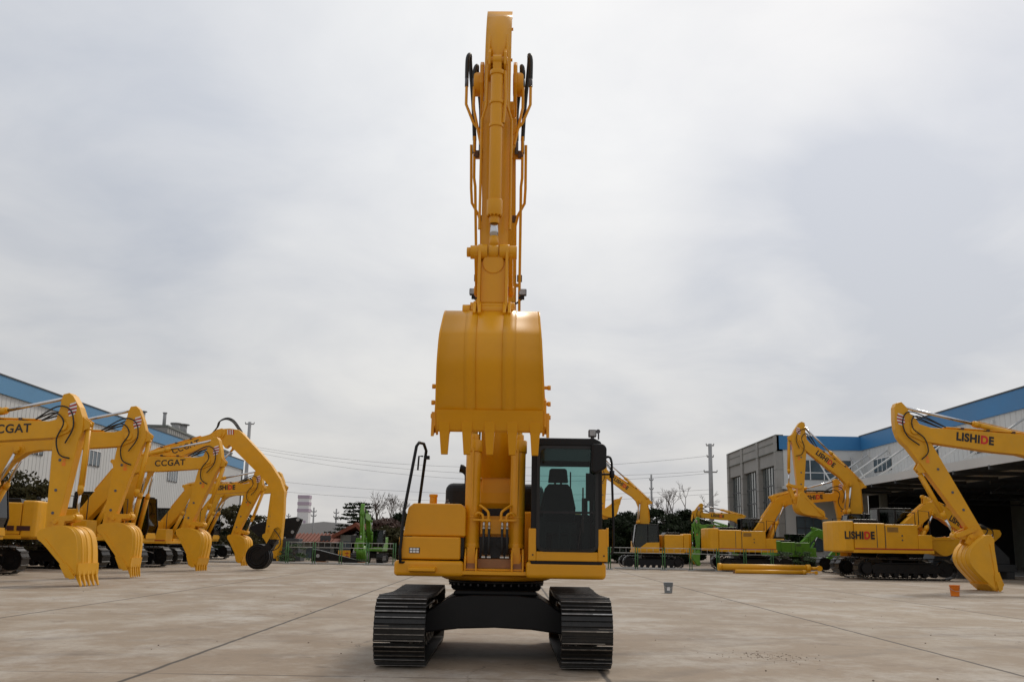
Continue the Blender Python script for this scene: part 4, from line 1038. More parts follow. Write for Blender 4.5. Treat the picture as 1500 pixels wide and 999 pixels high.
for (za, zb, sg), L_ in zip(((-2.4, -1.1, 1.6), (-2.6, -2.5, 1.4), (-2.9, -2.7, 1.7), (-5.6, -4.2, 1.0), (-6.6, -4.6, 1.0)), WL):
    wire(V((P3.x, 100, P3.z + za)), V((P1.x, 92, P1.z + zb)), sg, L_)

# ------------------------------------------------------------------ buildings
def add_part(name, parent, mat_, *boxes, bevel=0):
    m = MB()
    for b in boxes: m.box(*b)
    return m.build(name, mat_, parent, bevel)

def right_building():
    root = empty('factory_hall', (31.9, 90, 0)); tag(root, 'grey factory hall with a blue roof band, glass bays and a canopy, on the right', 'building')
    H = 11.5
    # wing coming towards the camera: left face at x=0 (world 31.9), y 0..-62 ; local coords
    m = MB()
    m.box(0, .3, -62, 0, 6.2, 10.25); m.build('upper_wall', 'clad_white', root)
    m = MB(); m.box(-.12, .34, -62, .1, 10.25, H); m.build('roof_band', 'clad_blue', root)
    m = MB(); m.box(-.16, .45, -62, .1, H, H + .1); m.build('coping', 'trim', root)
    m = MB()
    for k in range(88): m.box(-.012, 0, -61.5 + k * .7, -61.46 + k * .7, 6.3, 10.25)
    m.build('cladding_seam', 'seam', root)
    add_part('roof', root, 'trim', (0.3, 30, -62, 10, H - .4, H - .2))
    # windows
    for k in range(6):
        y = -3.0 - k * 9.2
        f = add_part('window', root, 'trim', (-.05, .02, y - 4.0, y, 8.05, 9.2))
        add_part('pane', f, 'glass_blue', (-.06, -.051, y - 3.92, y - .08, 8.12, 9.13))
        add_part('window_frame', f, 'white', (-.087, -.061, y - 4.0, y, 9.14, 9.22), *[(-.085, -.061, y - 4.0 + j * 1.0 - .03, y - 4.0 + j * 1.0 + .03, 8.05, 9.2) for j in range(1, 4)])
    # front face of the cross block (faces the camera)
    m = MB(); m.box(-7.15, .35, 0, .3, 0, 10.25); m.build('front_wall', 'clad_white', root)
    m = MB(); m.box(-7.5, -.12, -.12, .3, 10.25, H); m.build('front_roof_band', 'clad_blue', root)
    f = add_part('window', root, 'trim', (-6.0, -1.0, -.05, .02, 7.55, 9.3))
    add_part('pane', f, 'glass_blue', (-5.93, -1.07, -.06, -.051, 7.62, 9.23))
    add_part('window_frame', f, 'white', (-6.0, -1.0, -.085, -.061, 8.15, 8.22), *[(-6.0 + j * 1.25 - .035, -6 + j * 1.25 + .035, -.09, -.062, 7.55, 9.3) for j in range(0, 5)])
    f = add_part('lower_window', root, 'trim', (-6.2, -3.9, -.05, .02, 1.2, 4.3))
    add_part('pane', f, 'glass_blue', *[(-6.1 + j * .75, -5.45 + j * .75, -.06, -.051, 1.3 + i * 1.0, 2.2 + i * 1.0) for j in range(3) for i in range(3)])
    # glass bay face receding (left face of the cross block)
    def bx(y0, y1, z0, z1, x0=-7.5, x1=-7.2): return (x0, x1, y0, y1, z0, z1)
    LB = 20.5
    add_part('bay_parapet', root, 'concrete_wall', bx(-.1, LB, H - 1.35, H, -7.7, -7.2))
    add_part('bay_lintel', root, 'concrete_wall', bx(.3, LB, H - 2.6, H - 1.36, -7.62, -7.2))
    add_part('ledge', root, 'plaster', bx(-.1, LB + .05, H - 1.42, H - 1.35, -7.78, -7.2), bx(-.1, LB + .05, H - .62, H - .55, -7.74, -7.2), bx(-.15, LB + .1, H, H + .08, -7.8, -7.1))
    for y in (-.1, 6.6, 13.2, 19.7):
        pr_ = add_part('pier', root, 'concrete_wall', (-7.80, -7.2, y, y + .85, 0, H + .02))
        add_part('joint', pr_, 'plaster', *[(-7.815, -7.19, y - .01, y + .86, z, z + .05) for z in (2, 3.6, 5.2, 6.8, 8.4, 10.0)])
    for y in (.85, 7.55, 14.15):
        g = add_part('glass_bay', root, 'glass_bay', (-7.35, -7.3, y, y + 5.75, 0, H - 2.6))
        add_part('mullion', g, 'trim', *[(-7.40, -7.355, y + 5.75 * j / 6 - .03, y + 5.75 * j / 6 + .03, 0, H - 2.6) for j in range(1, 6)], *[(-7.39, -7.353, y, y + 5.75, z, z + .12) for z in (1.5, 2.9, 4.3, 5.7, 7.1)])
    add_part('block_side', root, 'clad_white', (-7.2, 0, .3, LB, 10.9, 11.0))
    # canopy along wing and front, with tie rods
    CX = -4.9
    m = MB(); m.prism([(0, 6.75), (CX, 6.45), (CX, 6.75), (0, 6.95)], -62, 0, 'y'); cn = m.build('canopy', 'clad_white', root)
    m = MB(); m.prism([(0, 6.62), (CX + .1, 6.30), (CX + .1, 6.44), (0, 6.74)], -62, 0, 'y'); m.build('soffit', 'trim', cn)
    m = MB(); m.prism([(CX - .04, 6.25), (CX - .04, 6.8), (CX + .06, 6.8), (CX + .06, 6.25)], -62, -4.9, 'y'); m.build('gutter', 'clad_white', cn)
    m = MB(); m.prism([(0, 6.7), (-4.9, 6.35), (-4.9, 6.75), (0, 6.95)], -7.4, CX, 'x'); c2 = m.build('canopy', 'clad_white', root)
    for k in range(12):
        y = -6.5 - k * 4.6
        m = MB(); m.box(CX - .06, 0, y - .08, y + .08, 6.05, 6.28); m.build('canopy_beam', 'trim', cn)
    for k in range(11):
        y = -2.0 - k * 4.6
        m = MB(); m.cyl((-.05, y, 9.75), (CX + .3, y, 6.75), .07, n=8); m.box(-.15, 0, y - .12, y + .12, 9.5, 10.0); m.build('tie_rod', 'clad_white', cn)
    for x in (-1.0, -4.2): m = MB(); m.cyl((x, -.05, 9.6), (x, -4.6, 6.75), .07, n=8); m.build('tie_rod', 'clad_white', c2)
    # dark open hall under the canopy
    add_part('back_wall', root, 'plaster', (13.0, 13.3, -62, 0, 0, 10.9))
    add_part('hall_floor', root, 'concrete_wall', (-.0, 13, -62, 0, .004, .05))
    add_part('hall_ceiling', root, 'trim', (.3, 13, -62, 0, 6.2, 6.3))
    for k in range(7):
        y = -5 - k * 9.0
        m = MB(); m.box(.4, 12.8, y - .1, y + .1, 5.95, 6.19); m.box(.4, 12.8, y - .1, y + .1, 5.3, 5.42)
        for j in range(8): m.prism([(.5 + j * 1.55, 5.42), (.62 + j * 1.55, 5.42), (1.4 + j * 1.55, 5.95), (1.28 + j * 1.55, 5.95)], y - .05, y + .05)
        m.build('roof_truss', 'trim', root)
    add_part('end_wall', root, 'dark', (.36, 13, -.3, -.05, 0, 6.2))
    for k in range(3):
        y = -4 - k * 27; add_part('column', root, 'plaster', (-.05, .5, y - .25, y + .25, 0, 6.2))
    for k in range(6):
        y = -6 - k * 9.2
        f = add_part('back_window', root, 'trim', (12.9, 13.0, y - 5, y, 1.2, 4.6))
        add_part('pane', f, 'glass_blue', *[(12.88, 12.899, y - 5 + .1 + j * 1.0, y - 5 + .9 + j * 1.0, 1.3 + i * 1.1, 2.3 + i * 1.1) for j in range(5) for i in range(3)])
    return root
right_building()

def left_building():
    a, b = V((-32.6, 60.0)), V((-35.2, 131.0)); L_ = (b - a).length
    ang = math.atan2(b.y - a.y, b.x - a.x)
    root = empty('warehouse', (b.x, b.y, 0), ang); tag(root, 'long white clad warehouse with a faded blue roof band on the left', 'building')
    H = 11.5; X0 = -L_ - 25
    add_part('wall', root, 'clad_white', (X0, 0, 0, 22, 0, H - 1.13))
    add_part('roof_band', root, 'clad_blue_l', (X0, .1, -.15, 22.1, H - 1.13, H))
    add_part('coping', root, 'trim', (X0, .14, -.2, 22.15, H, H + .09))
    add_part('downpipe', root, 'trim', (-.1, .06, -.12, -.02, 0, H - 1.13))
    m = MB()
    for k in range(int(-X0 / .6)): m.box(-k * .6 - .03, -k * .6, -.016, 0, 0, H - 1.13)
    m.build('cladding_seam', 'seam', root)
    for k in range(7):
        x = -6 - k * 10.8 - 1.0
        f = add_part('window', root, 'trim', (x - 3.2, x, -.06, 0.02, 7.0, 8.25))
        add_part('pane', f, 'glass_blue', (x - 3.1, x - .1, -.072, -.061, 7.1, 8.15))
        add_part('window_frame', f, 'white', (x - 3.2, x, -.102, -.073, 8.19, 8.27), *[(x - 3.2 + j * .8 - .04, x - 3.2 + j * .8 + .04, -.10, -.073, 7.0, 8.25) for j in range(0, 5)])
    return root
left_building()
# taller grey block behind it
root = empty('grey_block', (-36.3, 106, 0), R(94.0)); tag(root, 'taller grey plant building with roof vents behind the white warehouse', 'building')
add_part('wall', root, 'concrete_wall', (0, 34, 0.5, 16, 0, 13.1))
add_part('coping', root, 'plaster', (-.1, 34.1, .4, 16.1, 13.1, 13.3))
m = MB()
for k in range(40): m.box(k * .85, k * .85 + .05, .47, .5, 9, 13.0)
m.build('cladding_seam', 'plaster', root)
for (x, y, w, h) in ((.5, 1.0, .18, 1.4), (.6, 3.6, .5, 1.5), (1.5, 6.5, .3, .9), (6, 1.2, .45, .9), (9, 1.5, .8, 1.1), (2, 9, .3, 1.6)):
    m = MB(); m.cyl((x, y, 13.2), (x, y, 13.2 + h), w, n=12); m.cyl((x, y, 13.2 + h), (x, y, 13.3 + h), w * 1.35, n=12); m.build('vent', 'pole', root)

def house(px0, px1, ytop, yeave, Y, label, depth=6, gable=False):
    a = at(px0, 815, Y); b = at(px1, 815, Y); zt = at(px0, ytop, Y).z; ze = at(px0, yeave, Y).z
    w = b.x - a.x
    root = empty('house', (a.x, Y, 0)); tag(root, label, 'house', 'tiled houses')
    add_part('wall', root, 'plaster', (0.3, w - .3, 0, depth, 0, ze))
    m = MB()
    if gable:
        m.prism([(-.3, ze - .1), (w / 2 + .6, zt + .1), (w + .3, ze + .3), (w + .3, ze - .05), (w / 2 + .6, zt - .15), (-.3, ze - .3)], -.5, depth + .5, 'y')
    else: m.prism([(-.5, ze - .1), (depth / 2, zt), (depth + .5, ze - .1), (depth / 2, zt - .2)], -.2, w + .2, 'x')
    rf = m.build('roof', 'tile', root)
    m = MB()
    n = int(w / .32)
    if not gable:
        sl = (zt - ze + .1) / (depth / 2 + .5)
        for k in range(n): x = k * .32; m.prism([(-.5, ze - .09), (depth / 2, zt + .01), (depth / 2, zt + .09), (-.5, ze - .01)], x, x + .12, 'x')
    else:
        for k in range(22):
            y = -.5 + k * .32; m.prism([(-.3, ze - .09), (w / 2 + .6, zt + .11), (w + .3, ze + .31), (w + .3, ze + .36), (w / 2 + .6, zt + .19), (-.3, ze - .02)], y, y + .12, 'y')
    m.build('tile_ridge', 'tile', rf)
    f = add_part('window', root, 'glass_blue', (w * .3, w * .3 + .9, -.04, .0, ze - 1.6, ze - .5)); add_part('door', root, 'trim', (w * .6, w * .6 + .9, -.04, 0, .02, 1.9))
house(428, 494, 781, 792, 86, 'long low house with a red tiled roof behind the fence', 5)
house(492, 527, 768, 783, 83, 'gabled house with a steep red tiled roof beside the long low one', 6, True)

# far striped tower
p = at(445, 725, 420); root = empty('silo_tower', (p.x, 420, 0)); tag(root, 'haze-paled striped tower far away on the horizon at the left', 'tower')
H = p.z
add_part('shaft', root, 'towerwhite_hazed', (-2.3, 2.3, 0, 5, 0, H))
add_part('stripe', root, 'purple_hazed', *[(-2.45, 2.45, -.15, 5.1, H - 1.3 - k * 2.8, H - k * 2.8) for k in range(3)])
add_part('marking', root, 'purple_hazed', *[(.4, 1.3, -.1, -.01, H - 11.5 - k * 1.7, H - 10.4 - k * 1.7) for k in range(4)])

# ------------------------------------------------------------------ trees
def leaf_cloud(m, rnd, clumps, n, size):
    for _ in range(n):
        c, r = rnd.choice(clumps)
        d = V((rnd.gauss(0, 1), rnd.gauss(0, 1), rnd.gauss(0, 1))); d.normalize()
        p = V(c) + V((d.x * r[0], d.y * r[0], d.z * r[1])) * (rnd.random() ** .4)
        a = V((rnd.gauss(0, 1), rnd.gauss(0, 1), rnd.gauss(0, 1))).normalized(); b = a.orthogonal().normalized()
        s_ = size * rnd.uniform(.6, 1.4)
        m.add([p - a * s_, p + b * s_ * .45, p + a * s_, p - b * s_ * .45], [(0, 1, 2, 3)])
def tree(x, y, h, w, leafm, label, seed, n=2500, size=.16, grp='dark evergreen trees behind the yard', low=.05, name='tree'):
    rnd = random.Random(seed); root = empty(name, (x, y, 0)); tag(root, label, 'tree', grp)
    m = MB(); m.tube([(0, 0, 0), (rnd.uniform(-.1, .1), 0, h * .4), (rnd.uniform(-.2, .2), rnd.uniform(-.1, .1), h * .85)], [.14 * h / 6, .09 * h / 6, .02], 8)
    clumps = []
    for i in range(26):
        t = rnd.uniform(low, 1); rr = w * (.35 + .65 * math.sin(math.pi * min(1, (t * .8 + .2)))) * .5
        a = rnd.uniform(0, 6.28); q = rnd.random() ** .5 * rr
        c = (q * math.cos(a), q * math.sin(a), h * t * .92); clumps.append((c, (w * rnd.uniform(.10, .2), h * rnd.uniform(.05, .11))))
        if i % 2 == 0: m.tube([(0, 0, c[2] * .7), (c[0] * .6, c[1] * .6, c[2] * .85), c], [.04, .025, .01], 5)
    m.build('trunk', 'bark', root)
    m = MB(); leaf_cloud(m, rnd, clumps, n, size); m.build('crown', leafm, root)
def bare_tree(x, y, h, w, label, seed, matn='twig', grp='bare trees', depth=6):
    rnd = random.Random(seed); root = empty('bare_tree', (x, y, 0)); tag(root, label, 'tree', grp)
    m = MB(); tw = MB()
    def br(p, d, L, r, k):
        q = p + d * L; mid_ = p.lerp(q, .5) + V((rnd.uniform(-1, 1), rnd.uniform(-1, 1), 0)) * L * .05
        (m if k < 2 else tw).tube([p, mid_, q], [r, r * .85, r * .7], 5 if k < 3 else 3)
        if k >= depth: return
        for _ in range(rnd.choice((2, 3, 3))):
            nd = (d + V((rnd.gauss(0, .42) * w, rnd.gauss(0, .42) * w, rnd.gauss(.1, .22)))).normalized(); br(q, nd, L * rnd.uniform(.62, .85), max(.012, r * .62), k + 1)
    br(V((0, 0, 0)), V((0, 0, 1)), h * .26, .022 * h, 0)
    m.build('trunk', 'bark', root); tw.build('crown', matn, root)
tl = ['behind the curled bucket of the far excavator', 'left of the bare tree', 'directly under the bare tree', 'right of the bare tree', 'behind the far excavator housing', 'left of the glass building pole']
for i, (px, yt, Y, w) in enumerate(((893, 752, 92, 4.6), (912, 748, 95, 4.8), (935, 753, 93, 4.6), (962, 742, 96, 5.0), (985, 738, 94, 5.2), (1010, 744, 97, 4.8))):
    p = at(px, yt, Y); tree(p.x, Y, p.z, w * 1.25, 'leaf_dark', 'dark evergreen tree ' + tl[i], 40 + i, 7000, .16)
# dense hedge in front of them
def hedge(pa, pb, Y, h, label, seed, leafm='leaf_dark', n=9000):
    a, b = at(pa, 820, Y).x, at(pb, 820, Y).x; rnd = random.Random(seed)
    cl = [((rnd.uniform(0, b - a), rnd.uniform(-.8, .8), rnd.uniform(.2, h - .3)), (.6, .4)) for _ in range(int((b - a) * 9))]
    m = MB(); leaf_cloud(m, rnd, cl, n, .17); o = m.build('hedge', leafm); o.location = (a, Y, 0); tag(o, label, 'hedge', kind='stuff')
hedge(872, 1045, 87, 4.0, 'dark dense hedge behind the fence on the right', 5, n=14000)
hedge(540, 600, 80, 2.6, 'brownish hedge behind the green excavator on the left', 6, 'leaf_mid', 5000)
p = at(988, 716, 100); bare_tree(p.x, 100, p.z * 1.22, 1.0, 'wide bare crowned tree above the dark hedge, right of the central excavator', 3)
p = at(965, 735, 99); bare_tree(p.x, 99, p.z * 1.1, 1.0, 'smaller bare tree left of the wide bare crowned one', 13)
p = at(552, 728, 95); bare_tree(p.x, 95, p.z * 1.15, .9, 'bare tree behind the green excavator, just left of the central machine handrail', 8)
p = at(572, 732, 98); bare_tree(p.x, 98, p.z * 1.15, .9, 'bare tree partly behind the black handrail of the central machine', 9)
p = at(595, 735, 92); tree(p.x, 92, p.z * .8, 5, 'leaf_dark', 'dark bushy tree behind the fuel tank of the central machine', 21, 2600, .18)
p = at(565, 757, 88); tree(p.x, 88, p.z, 4.5, 'leaf_red', 'reddish brown bushy tree behind the green excavator', 22, 2600, .16, 'autumn trees')
# layered pine
rnd = random.Random(4); p = at(527, 740, 90); root = empty('pine_tree', (p.x, 90, 0)); tag(root, 'dark layered pine rising behind the steep tiled roof', 'tree')
m = MB(); lf = MB(); Hh = p.z; m.tube([(0, 0, 0), (.1, 0, Hh * .5), (0, 0, Hh)], [.16, .11, .03], 8)
for k in range(9):
    z = Hh * (.45 + .55 * k / 8)
    for j in range(4):
        a = j * 1.57 + k * .8 + rnd.uniform(-.3, .3); L_ = rnd.uniform(1.0, 2.3) * (1.15 - .6 * k / 8)
        e = (L_ * math.cos(a), L_ * math.sin(a), z + .1); m.tube([(0, 0, z - .2), e], [.04, .015], 5)
        leaf_cloud(lf, rnd, [((e[0] * t, e[1] * t, z + .1), (.42, .12)) for t in (.5, .75, 1)], 110, .10)
m.build('trunk', 'bark', root); lf.build('crown', 'leaf_dark', root)
# left side trees
for i, (px, yt, Y, w, lm, lab) in enumerate(((12, 702, 58, 4.5, 'leaf_mid', 'olive bushy tree at the left edge in front of the warehouse'), (38, 684, 59, 5.0, 'leaf_mid', 'tallest olive bushy tree in front of the warehouse at far left'), (62, 704, 57.5, 3.6, 'leaf_mid', 'darker small tree partly hidden by the nearest hanging arm'))):
    p = at(px, yt, Y); tree(p.x, Y, p.z, w, lm, lab, 60 + i, 3800, .13, 'trees in front of the warehouse')
for i, (px, yt, Y, w, lm, lab) in enumerate(((322, 742, 92, 6, 'leaf_mid', 'rounded brown green tree seen under the lettered boom'), (342, 738, 94, 6, 'leaf_mid', 'rounded olive tree right of the brown green one, under the lettered boom'), (378, 752, 105, 5, 'leaf_mid', 'small tree between the bent arm and the lettered boom'), (290, 745, 90, 6, 'leaf_dark', 'dark tree hidden behind the cabs of the left row'))):
    p = at(px, yt, Y); tree(p.x, Y, p.z, w, lm, lab, 70 + i, 3000, .17, 'trees beyond the left row')
# low shrubs
for i, (px, Y, lab) in enumerate(((432, 70, 'low green shrub under the black propped stick'), (1150, 71, 'low green shrub behind the two yellow cylinders'), (1175, 72, 'low green shrub right of the green excavator'))):
    p = at(px, 820, Y); tree(p.x, Y, 1.3, 2.2, 'shrub', lab, 90 + i, 900, .08, 'low shrubs', name='shrub')

# ------------------------------------------------------------------ clutter under the canopy
p = at(1480, 845, 50); root = empty('steel_rack', (28.6, 52, 0)); tag(root, 'dark steel rack with crates at the right edge under the canopy', 'rack')
m = MB()
for x in (-1.2, 1.2):
    for y in (-.5, .5): m.box(x - .05, x + .05, y - .05, y + .05, 0, 2.6)
for z in (.9, 1.8, 2.55): m.box(-1.25, 1.25, -.55, .55, z, z + .06)
m.build('frame', 'trim', root)
m = MB(); m.box(-.9, -.1, -.4, .4, .96, 1.5); m.box(.1, .9, -.4, .4, 1.86, 2.3); m.build('crate', 'fence', root, .02)
m = MB(); m.box(.1, .8, -.4, .4, .02, .8); m.build('drum', 'pole', root, .03)
for i, (x, y, lab) in enumerate(((26.9, 58, 'dark green machine frame under the canopy, near the humped boom'), (28.5, 66, 'dark steel machine frame deeper under the canopy'))):
    root = empty('machine_frame', (x, y, 0), R(20 * i)); tag(root, lab, 'machine part', 'machine frames under the canopy')
    m = MB(); m.box(-1.8, 1.8, -.8, .8, .4, .8); m.prism([(-1.5, .8), (-.8, 2.2), (.4, 2.4), (1.6, 1.2), (1.6, .8)], -.5, .5); m.build('body', 'trim', root, .04)
    m = MB(); m.box(-1.6, -1.2, -.9, .9, 0, .4); m.box(1.2, 1.6, -.9, .9, 0, .4); m.build('skid', 'trim', root)

# ------------------------------------------------------------------ ground
def ground_material():
    m = bpy.data.materials.new('yard_concrete'); m.use_nodes = True; nt = m.node_tree; N, L = nt.nodes, nt.links
    b = N['Principled BSDF']; b.inputs['Roughness'].default_value = .8; b.inputs['Specular IOR Level'].default_value = .35
    tc = N.new('ShaderNodeTexCoord')
    def noise(sc_, det, ro, scale=(1, 1, 1), w=0, rot=0):
        mp = N.new('ShaderNodeMapping'); mp.inputs['Scale'].default_value = scale; mp.inputs['Location'].default_value = (w, w * 1.7, 0); mp.inputs['Rotation'].default_value = (0, 0, rot)
        L.new(tc.outputs['Object'], mp.inputs[0]); n = N.new('ShaderNodeTexNoise'); n.inputs['Scale'].default_value = sc_; n.inputs['Detail'].default_value = det; n.inputs['Roughness'].default_value = ro
        L.new(mp.outputs[0], n.inputs[0]); return n.outputs[0]
    def rng(v, a, b_, c=0, d=1):
        r = N.new('ShaderNodeMapRange'); r.inputs[1].default_value = a; r.inputs[2].default_value = b_; r.inputs[3].default_value = c; r.inputs[4].default_value = d; L.new(v, r.inputs[0]); return r.outputs[0]
    def mix(f, a, b_):
        x = N.new('ShaderNodeMix'); x.data_type = 'RGBA'
        if isinstance(f, float): x.inputs[0].default_value = f
        else: L.new(f, x.inputs[0])
        for i, c in ((6, a), (7, b_)):
            if isinstance(c, tuple): x.inputs[i].default_value = c + (1,)
            else: L.new(c, x.inputs[i])
        return x.outputs[2]
    c = mix(rng(noise(.14, 8, .6, (1, .9, 1)), .35, .65), (.262, .195, .134), (.325, .255, .182))
    c = mix(rng(noise(.6, 9, .7, (1, .75, 1), 7, .5), .46, .62, 0, .75), c, (.43, .375, .31))       # pale worn patches
    c = mix(rng(noise(.33, 9, .72, (1, .8, 1), 19, -.5), .52, .64, 0, .8), c, (.47, .425, .37))
    c = mix(rng(noise(.9, 8, .75, (1, .7, 1), 31, .4), .54, .68, 0, .7), c, (.18, .13, .09))     # brown stains
    c = mix(rng(noise(.22, 7, .6, (1, .8, 1), 43), .58, .75, 0, .45), c, (.165, .13, .105))
    c = mix(rng(noise(7, 9, .8), .48, .7, 0, .5), c, (.20, .155, .125))
    c = mix(rng(noise(45, 6, .8), .52, .72, 0, .5), c, (.15, .12, .095))
    c = mix(rng(noise(1.6, 5, .6, (1, 1, 1), 55), .66, .70, 0, .5), c, (.12, .09, .07))            # oil spots
    # tone of each slab, and tyre tracks
    sx = N.new('ShaderNodeSeparateXYZ'); L.new(tc.outputs['Object'], sx.inputs[0])
    def fl(o, off, per):
        a = N.new('ShaderNodeMath'); a.operation = 'SUBTRACT'; L.new(o, a.inputs[0]); a.inputs[1].default_value = off
        b_ = N.new('ShaderNodeMath'); b_.operation = 'DIVIDE'; L.new(a.outputs[0], b_.inputs[0]); b_.inputs[1].default_value = per
        c_ = N.new('ShaderNodeMath'); c_.operation = 'FLOOR'; L.new(b_.outputs[0], c_.inputs[0]); return c_.outputs[0]
    cbx = N.new('ShaderNodeCombineXYZ'); L.new(fl(sx.outputs[0], -4.3, 5.5), cbx.inputs[0]); L.new(fl(sx.outputs[1], 21.3, 9.0), cbx.inputs[1])
    wnz = N.new('ShaderNodeTexWhiteNoise'); wnz.noise_dimensions = '2D'; L.new(cbx.outputs[0], wnz.inputs[0])
    c = mix(rng(wnz.outputs[0], 0, 1, 0, .22), c, (.20, .15, .105))
    for (cx_, cy_, rad, wd) in ((14, 2, 16.2, .16), (14, 2, 18.1, .16), (-30, 34, 29, .2), (-30, 34, 31.2, .2), (-9, 60, 44, .18), (-9, 60, 46, .18)):
        vm = N.new('ShaderNodeVectorMath'); vm.operation = 'DISTANCE'; L.new(tc.outputs['Object'], vm.inputs[0]); vm.inputs[1].default_value = (cx_, cy_, 0)
        s1 = N.new('ShaderNodeMath'); s1.operation = 'SUBTRACT'; L.new(vm.outputs['Value'], s1.inputs[0]); s1.inputs[1].default_value = rad
        s2 = N.new('ShaderNodeMath'); s2.operation = 'ABSOLUTE'; L.new(s1.outputs[0], s2.inputs[0])
        f1 = rng(s2.outputs[0], wd * .4, wd * 1.5, .42, 0); f2 = rng(noise(.8, 8, .75, (1, 1, 1), rad), .42, .62)
        ml = N.new('ShaderNodeMath'); ml.operation = 'MULTIPLY'; L.new(f1, ml.inputs[0]); L.new(f2, ml.inputs[1])
        c = mix(ml.outputs[0], c, (.15, .12, .095))
    vo = N.new('ShaderNodeTexVoronoi'); vo.feature = 'DISTANCE_TO_EDGE'; vo.inputs['Scale'].default_value = .22
    wv = N.new('ShaderNodeVectorMath'); wv.operation = 'ADD'; nv = N.new('ShaderNodeTexNoise'); nv.inputs['Scale'].default_value = .9; nv.inputs['Detail'].default_value = 6
    L.new(tc.outputs['Object'], nv.inputs[0]); L.new(nv.outputs['Color'], wv.inputs[0]); L.new(tc.outputs['Object'], wv.inputs[1]); L.new(wv.outputs[0], vo.inputs[0])
    ck = N.new('ShaderNodeMath'); ck.operation = 'MULTIPLY'; L.new(rng(vo.outputs[0], .0, .004, .7, 0), ck.inputs[0]); L.new(rng(noise(.25, 3, .5, (1, 1, 1), 91), .55, .6), ck.inputs[1])
    c = mix(ck.outputs[0], c, (.08, .06, .045))
    # slab joints along the two directions, slightly wandering
    wob = rng(noise(1.3, 4, .6), 0, 1, -.03, .03)
    def joint(out, off, per, half):
        a = N.new('ShaderNodeMath'); a.operation = 'ADD'; L.new(out, a.inputs[0]); L.new(wob, a.inputs[1])
        s1 = N.new('ShaderNodeMath'); s1.operation = 'SUBTRACT'; L.new(a.outputs[0], s1.inputs[0]); s1.inputs[1].default_value = off - per / 2
        s2 = N.new('ShaderNodeMath'); s2.operation = 'FLOORED_MODULO'; L.new(s1.outputs[0], s2.inputs[0]); s2.inputs[1].default_value = per
        s3 = N.new('ShaderNodeMath'); s3.operation = 'SUBTRACT'; L.new(s2.outputs[0], s3.inputs[0]); s3.inputs[1].default_value = per / 2
        s4 = N.new('ShaderNodeMath'); s4.operation = 'ABSOLUTE'; L.new(s3.outputs[0], s4.inputs[0])
        return rng(s4.outputs[0], half * .6, half * 1.6, 1, 0)
    jx = joint(sx.outputs[0], -4.3, 5.5, .03); jy = joint(sx.outputs[1], 21.3, 9.0, .022)
    brk = rng(noise(.5, 4, .6, (1, 1, 1), 77), .42, .56)
    mu = N.new('ShaderNodeMath'); mu.operation = 'MULTIPLY'; L.new(jy, mu.inputs[0]); L.new(brk, mu.inputs[1])
    mxm = N.new('ShaderNodeMath'); mxm.operation = 'MAXIMUM'; L.new(jx, mxm.inputs[0]); L.new(mu.outputs[0], mxm.inputs[1])
    fj = N.new('ShaderNodeMath'); fj.operation = 'MULTIPLY'; fj.inputs[1].default_value = .92; L.new(mxm.outputs[0], fj.inputs[0])
    c = mix(fj.outputs[0], c, (.05, .04, .032))
    L.new(c, b.inputs['Base Color'])
    bp = N.new('ShaderNodeBump'); bp.inputs['Strength'].default_value = .35; bp.inputs['Distance'].default_value = .02
    ad = N.new('ShaderNodeMath'); ad.operation = 'SUBTRACT'; L.new(noise(6, 8, .7), ad.inputs[0]); L.new(mxm.outputs[0], ad.inputs[1]); L.new(ad.outputs[0], bp.inputs['Height']); L.new(bp.outputs[0], b.inputs['Normal'])
    return m
M['yard'] = ground_material()
m = MB(); m.box(-1500, 1500, -60, 3000, -1.0, -.004); o = m.build('ground', 'soil'); tag(o, 'brown bare soil beyond the yard', kind='structure')
m = MB(); m.box(-60, 60, -30, 65.6, -.3, 0); o = m.build('yard_pavement', 'yard'); tag(o, 'stained tan concrete yard', kind='structure')
m = MB(); m.box(22, 60, 65.6, 92, -.3, .001); m.box(-60, -19, 65.6, 100, -.3, .001); o = m.build('side_pavement', 'yard'); tag(o, 'stained concrete beside the halls', kind='structure')
# low far ridge
m = MB(); prof = []
for k in range(61):
    x = -140 + k * 4.2; z = 1.8 + 2.6 * math.exp(-((x + 40) / 26) ** 2) + .35 * math.sin(x * .31) + .25 * math.sin(x * .83)
    prof.append((x, z))
vs = []
for x, z in prof: vs += [(x, 170, 0), (x, 190, z), (x, 240, z * 1.05), (x, 280, 0)]
fs = [(4 * i + j, 4 * i + j + 1, 4 * i + 5 + j, 4 * i + 4 + j) for i in range(60) for j in range(3)]
m.add(vs, fs, 0, True); o = m.build('hills', 'hill'); tag(o, 'low grey brown bank beyond the houses', kind='structure')
# stones and scraps on the concrete
rnd = random.Random(11)
m = MB()
for k in range(130):
    y = 9 + 40 * rnd.random() ** 1.5; x = rnd.uniform(-.52, .52) * y; r = rnd.uniform(.006, .018)
    if abs(x + .2) < 2 and 12.5 < y < 18: continue
    m.cyl((x, y, .0), (x + rnd.uniform(-.01, .01), y, r * .8), r, r * .5, n=5)
for k in range(120):
    a = rnd.gauss(0, .28); b_ = rnd.gauss(0, .18); r = rnd.uniform(.006, .016); m.cyl((3.9 + a, 15.2 + b_ * 2, 0), (3.9 + a, 15.2 + b_ * 2, r * .6), r * .8, r * .4, n=5)
o = m.build('gravel_bits', 'soil'); tag(o, 'small stones and crumbs scattered on the concrete', kind='stuff')

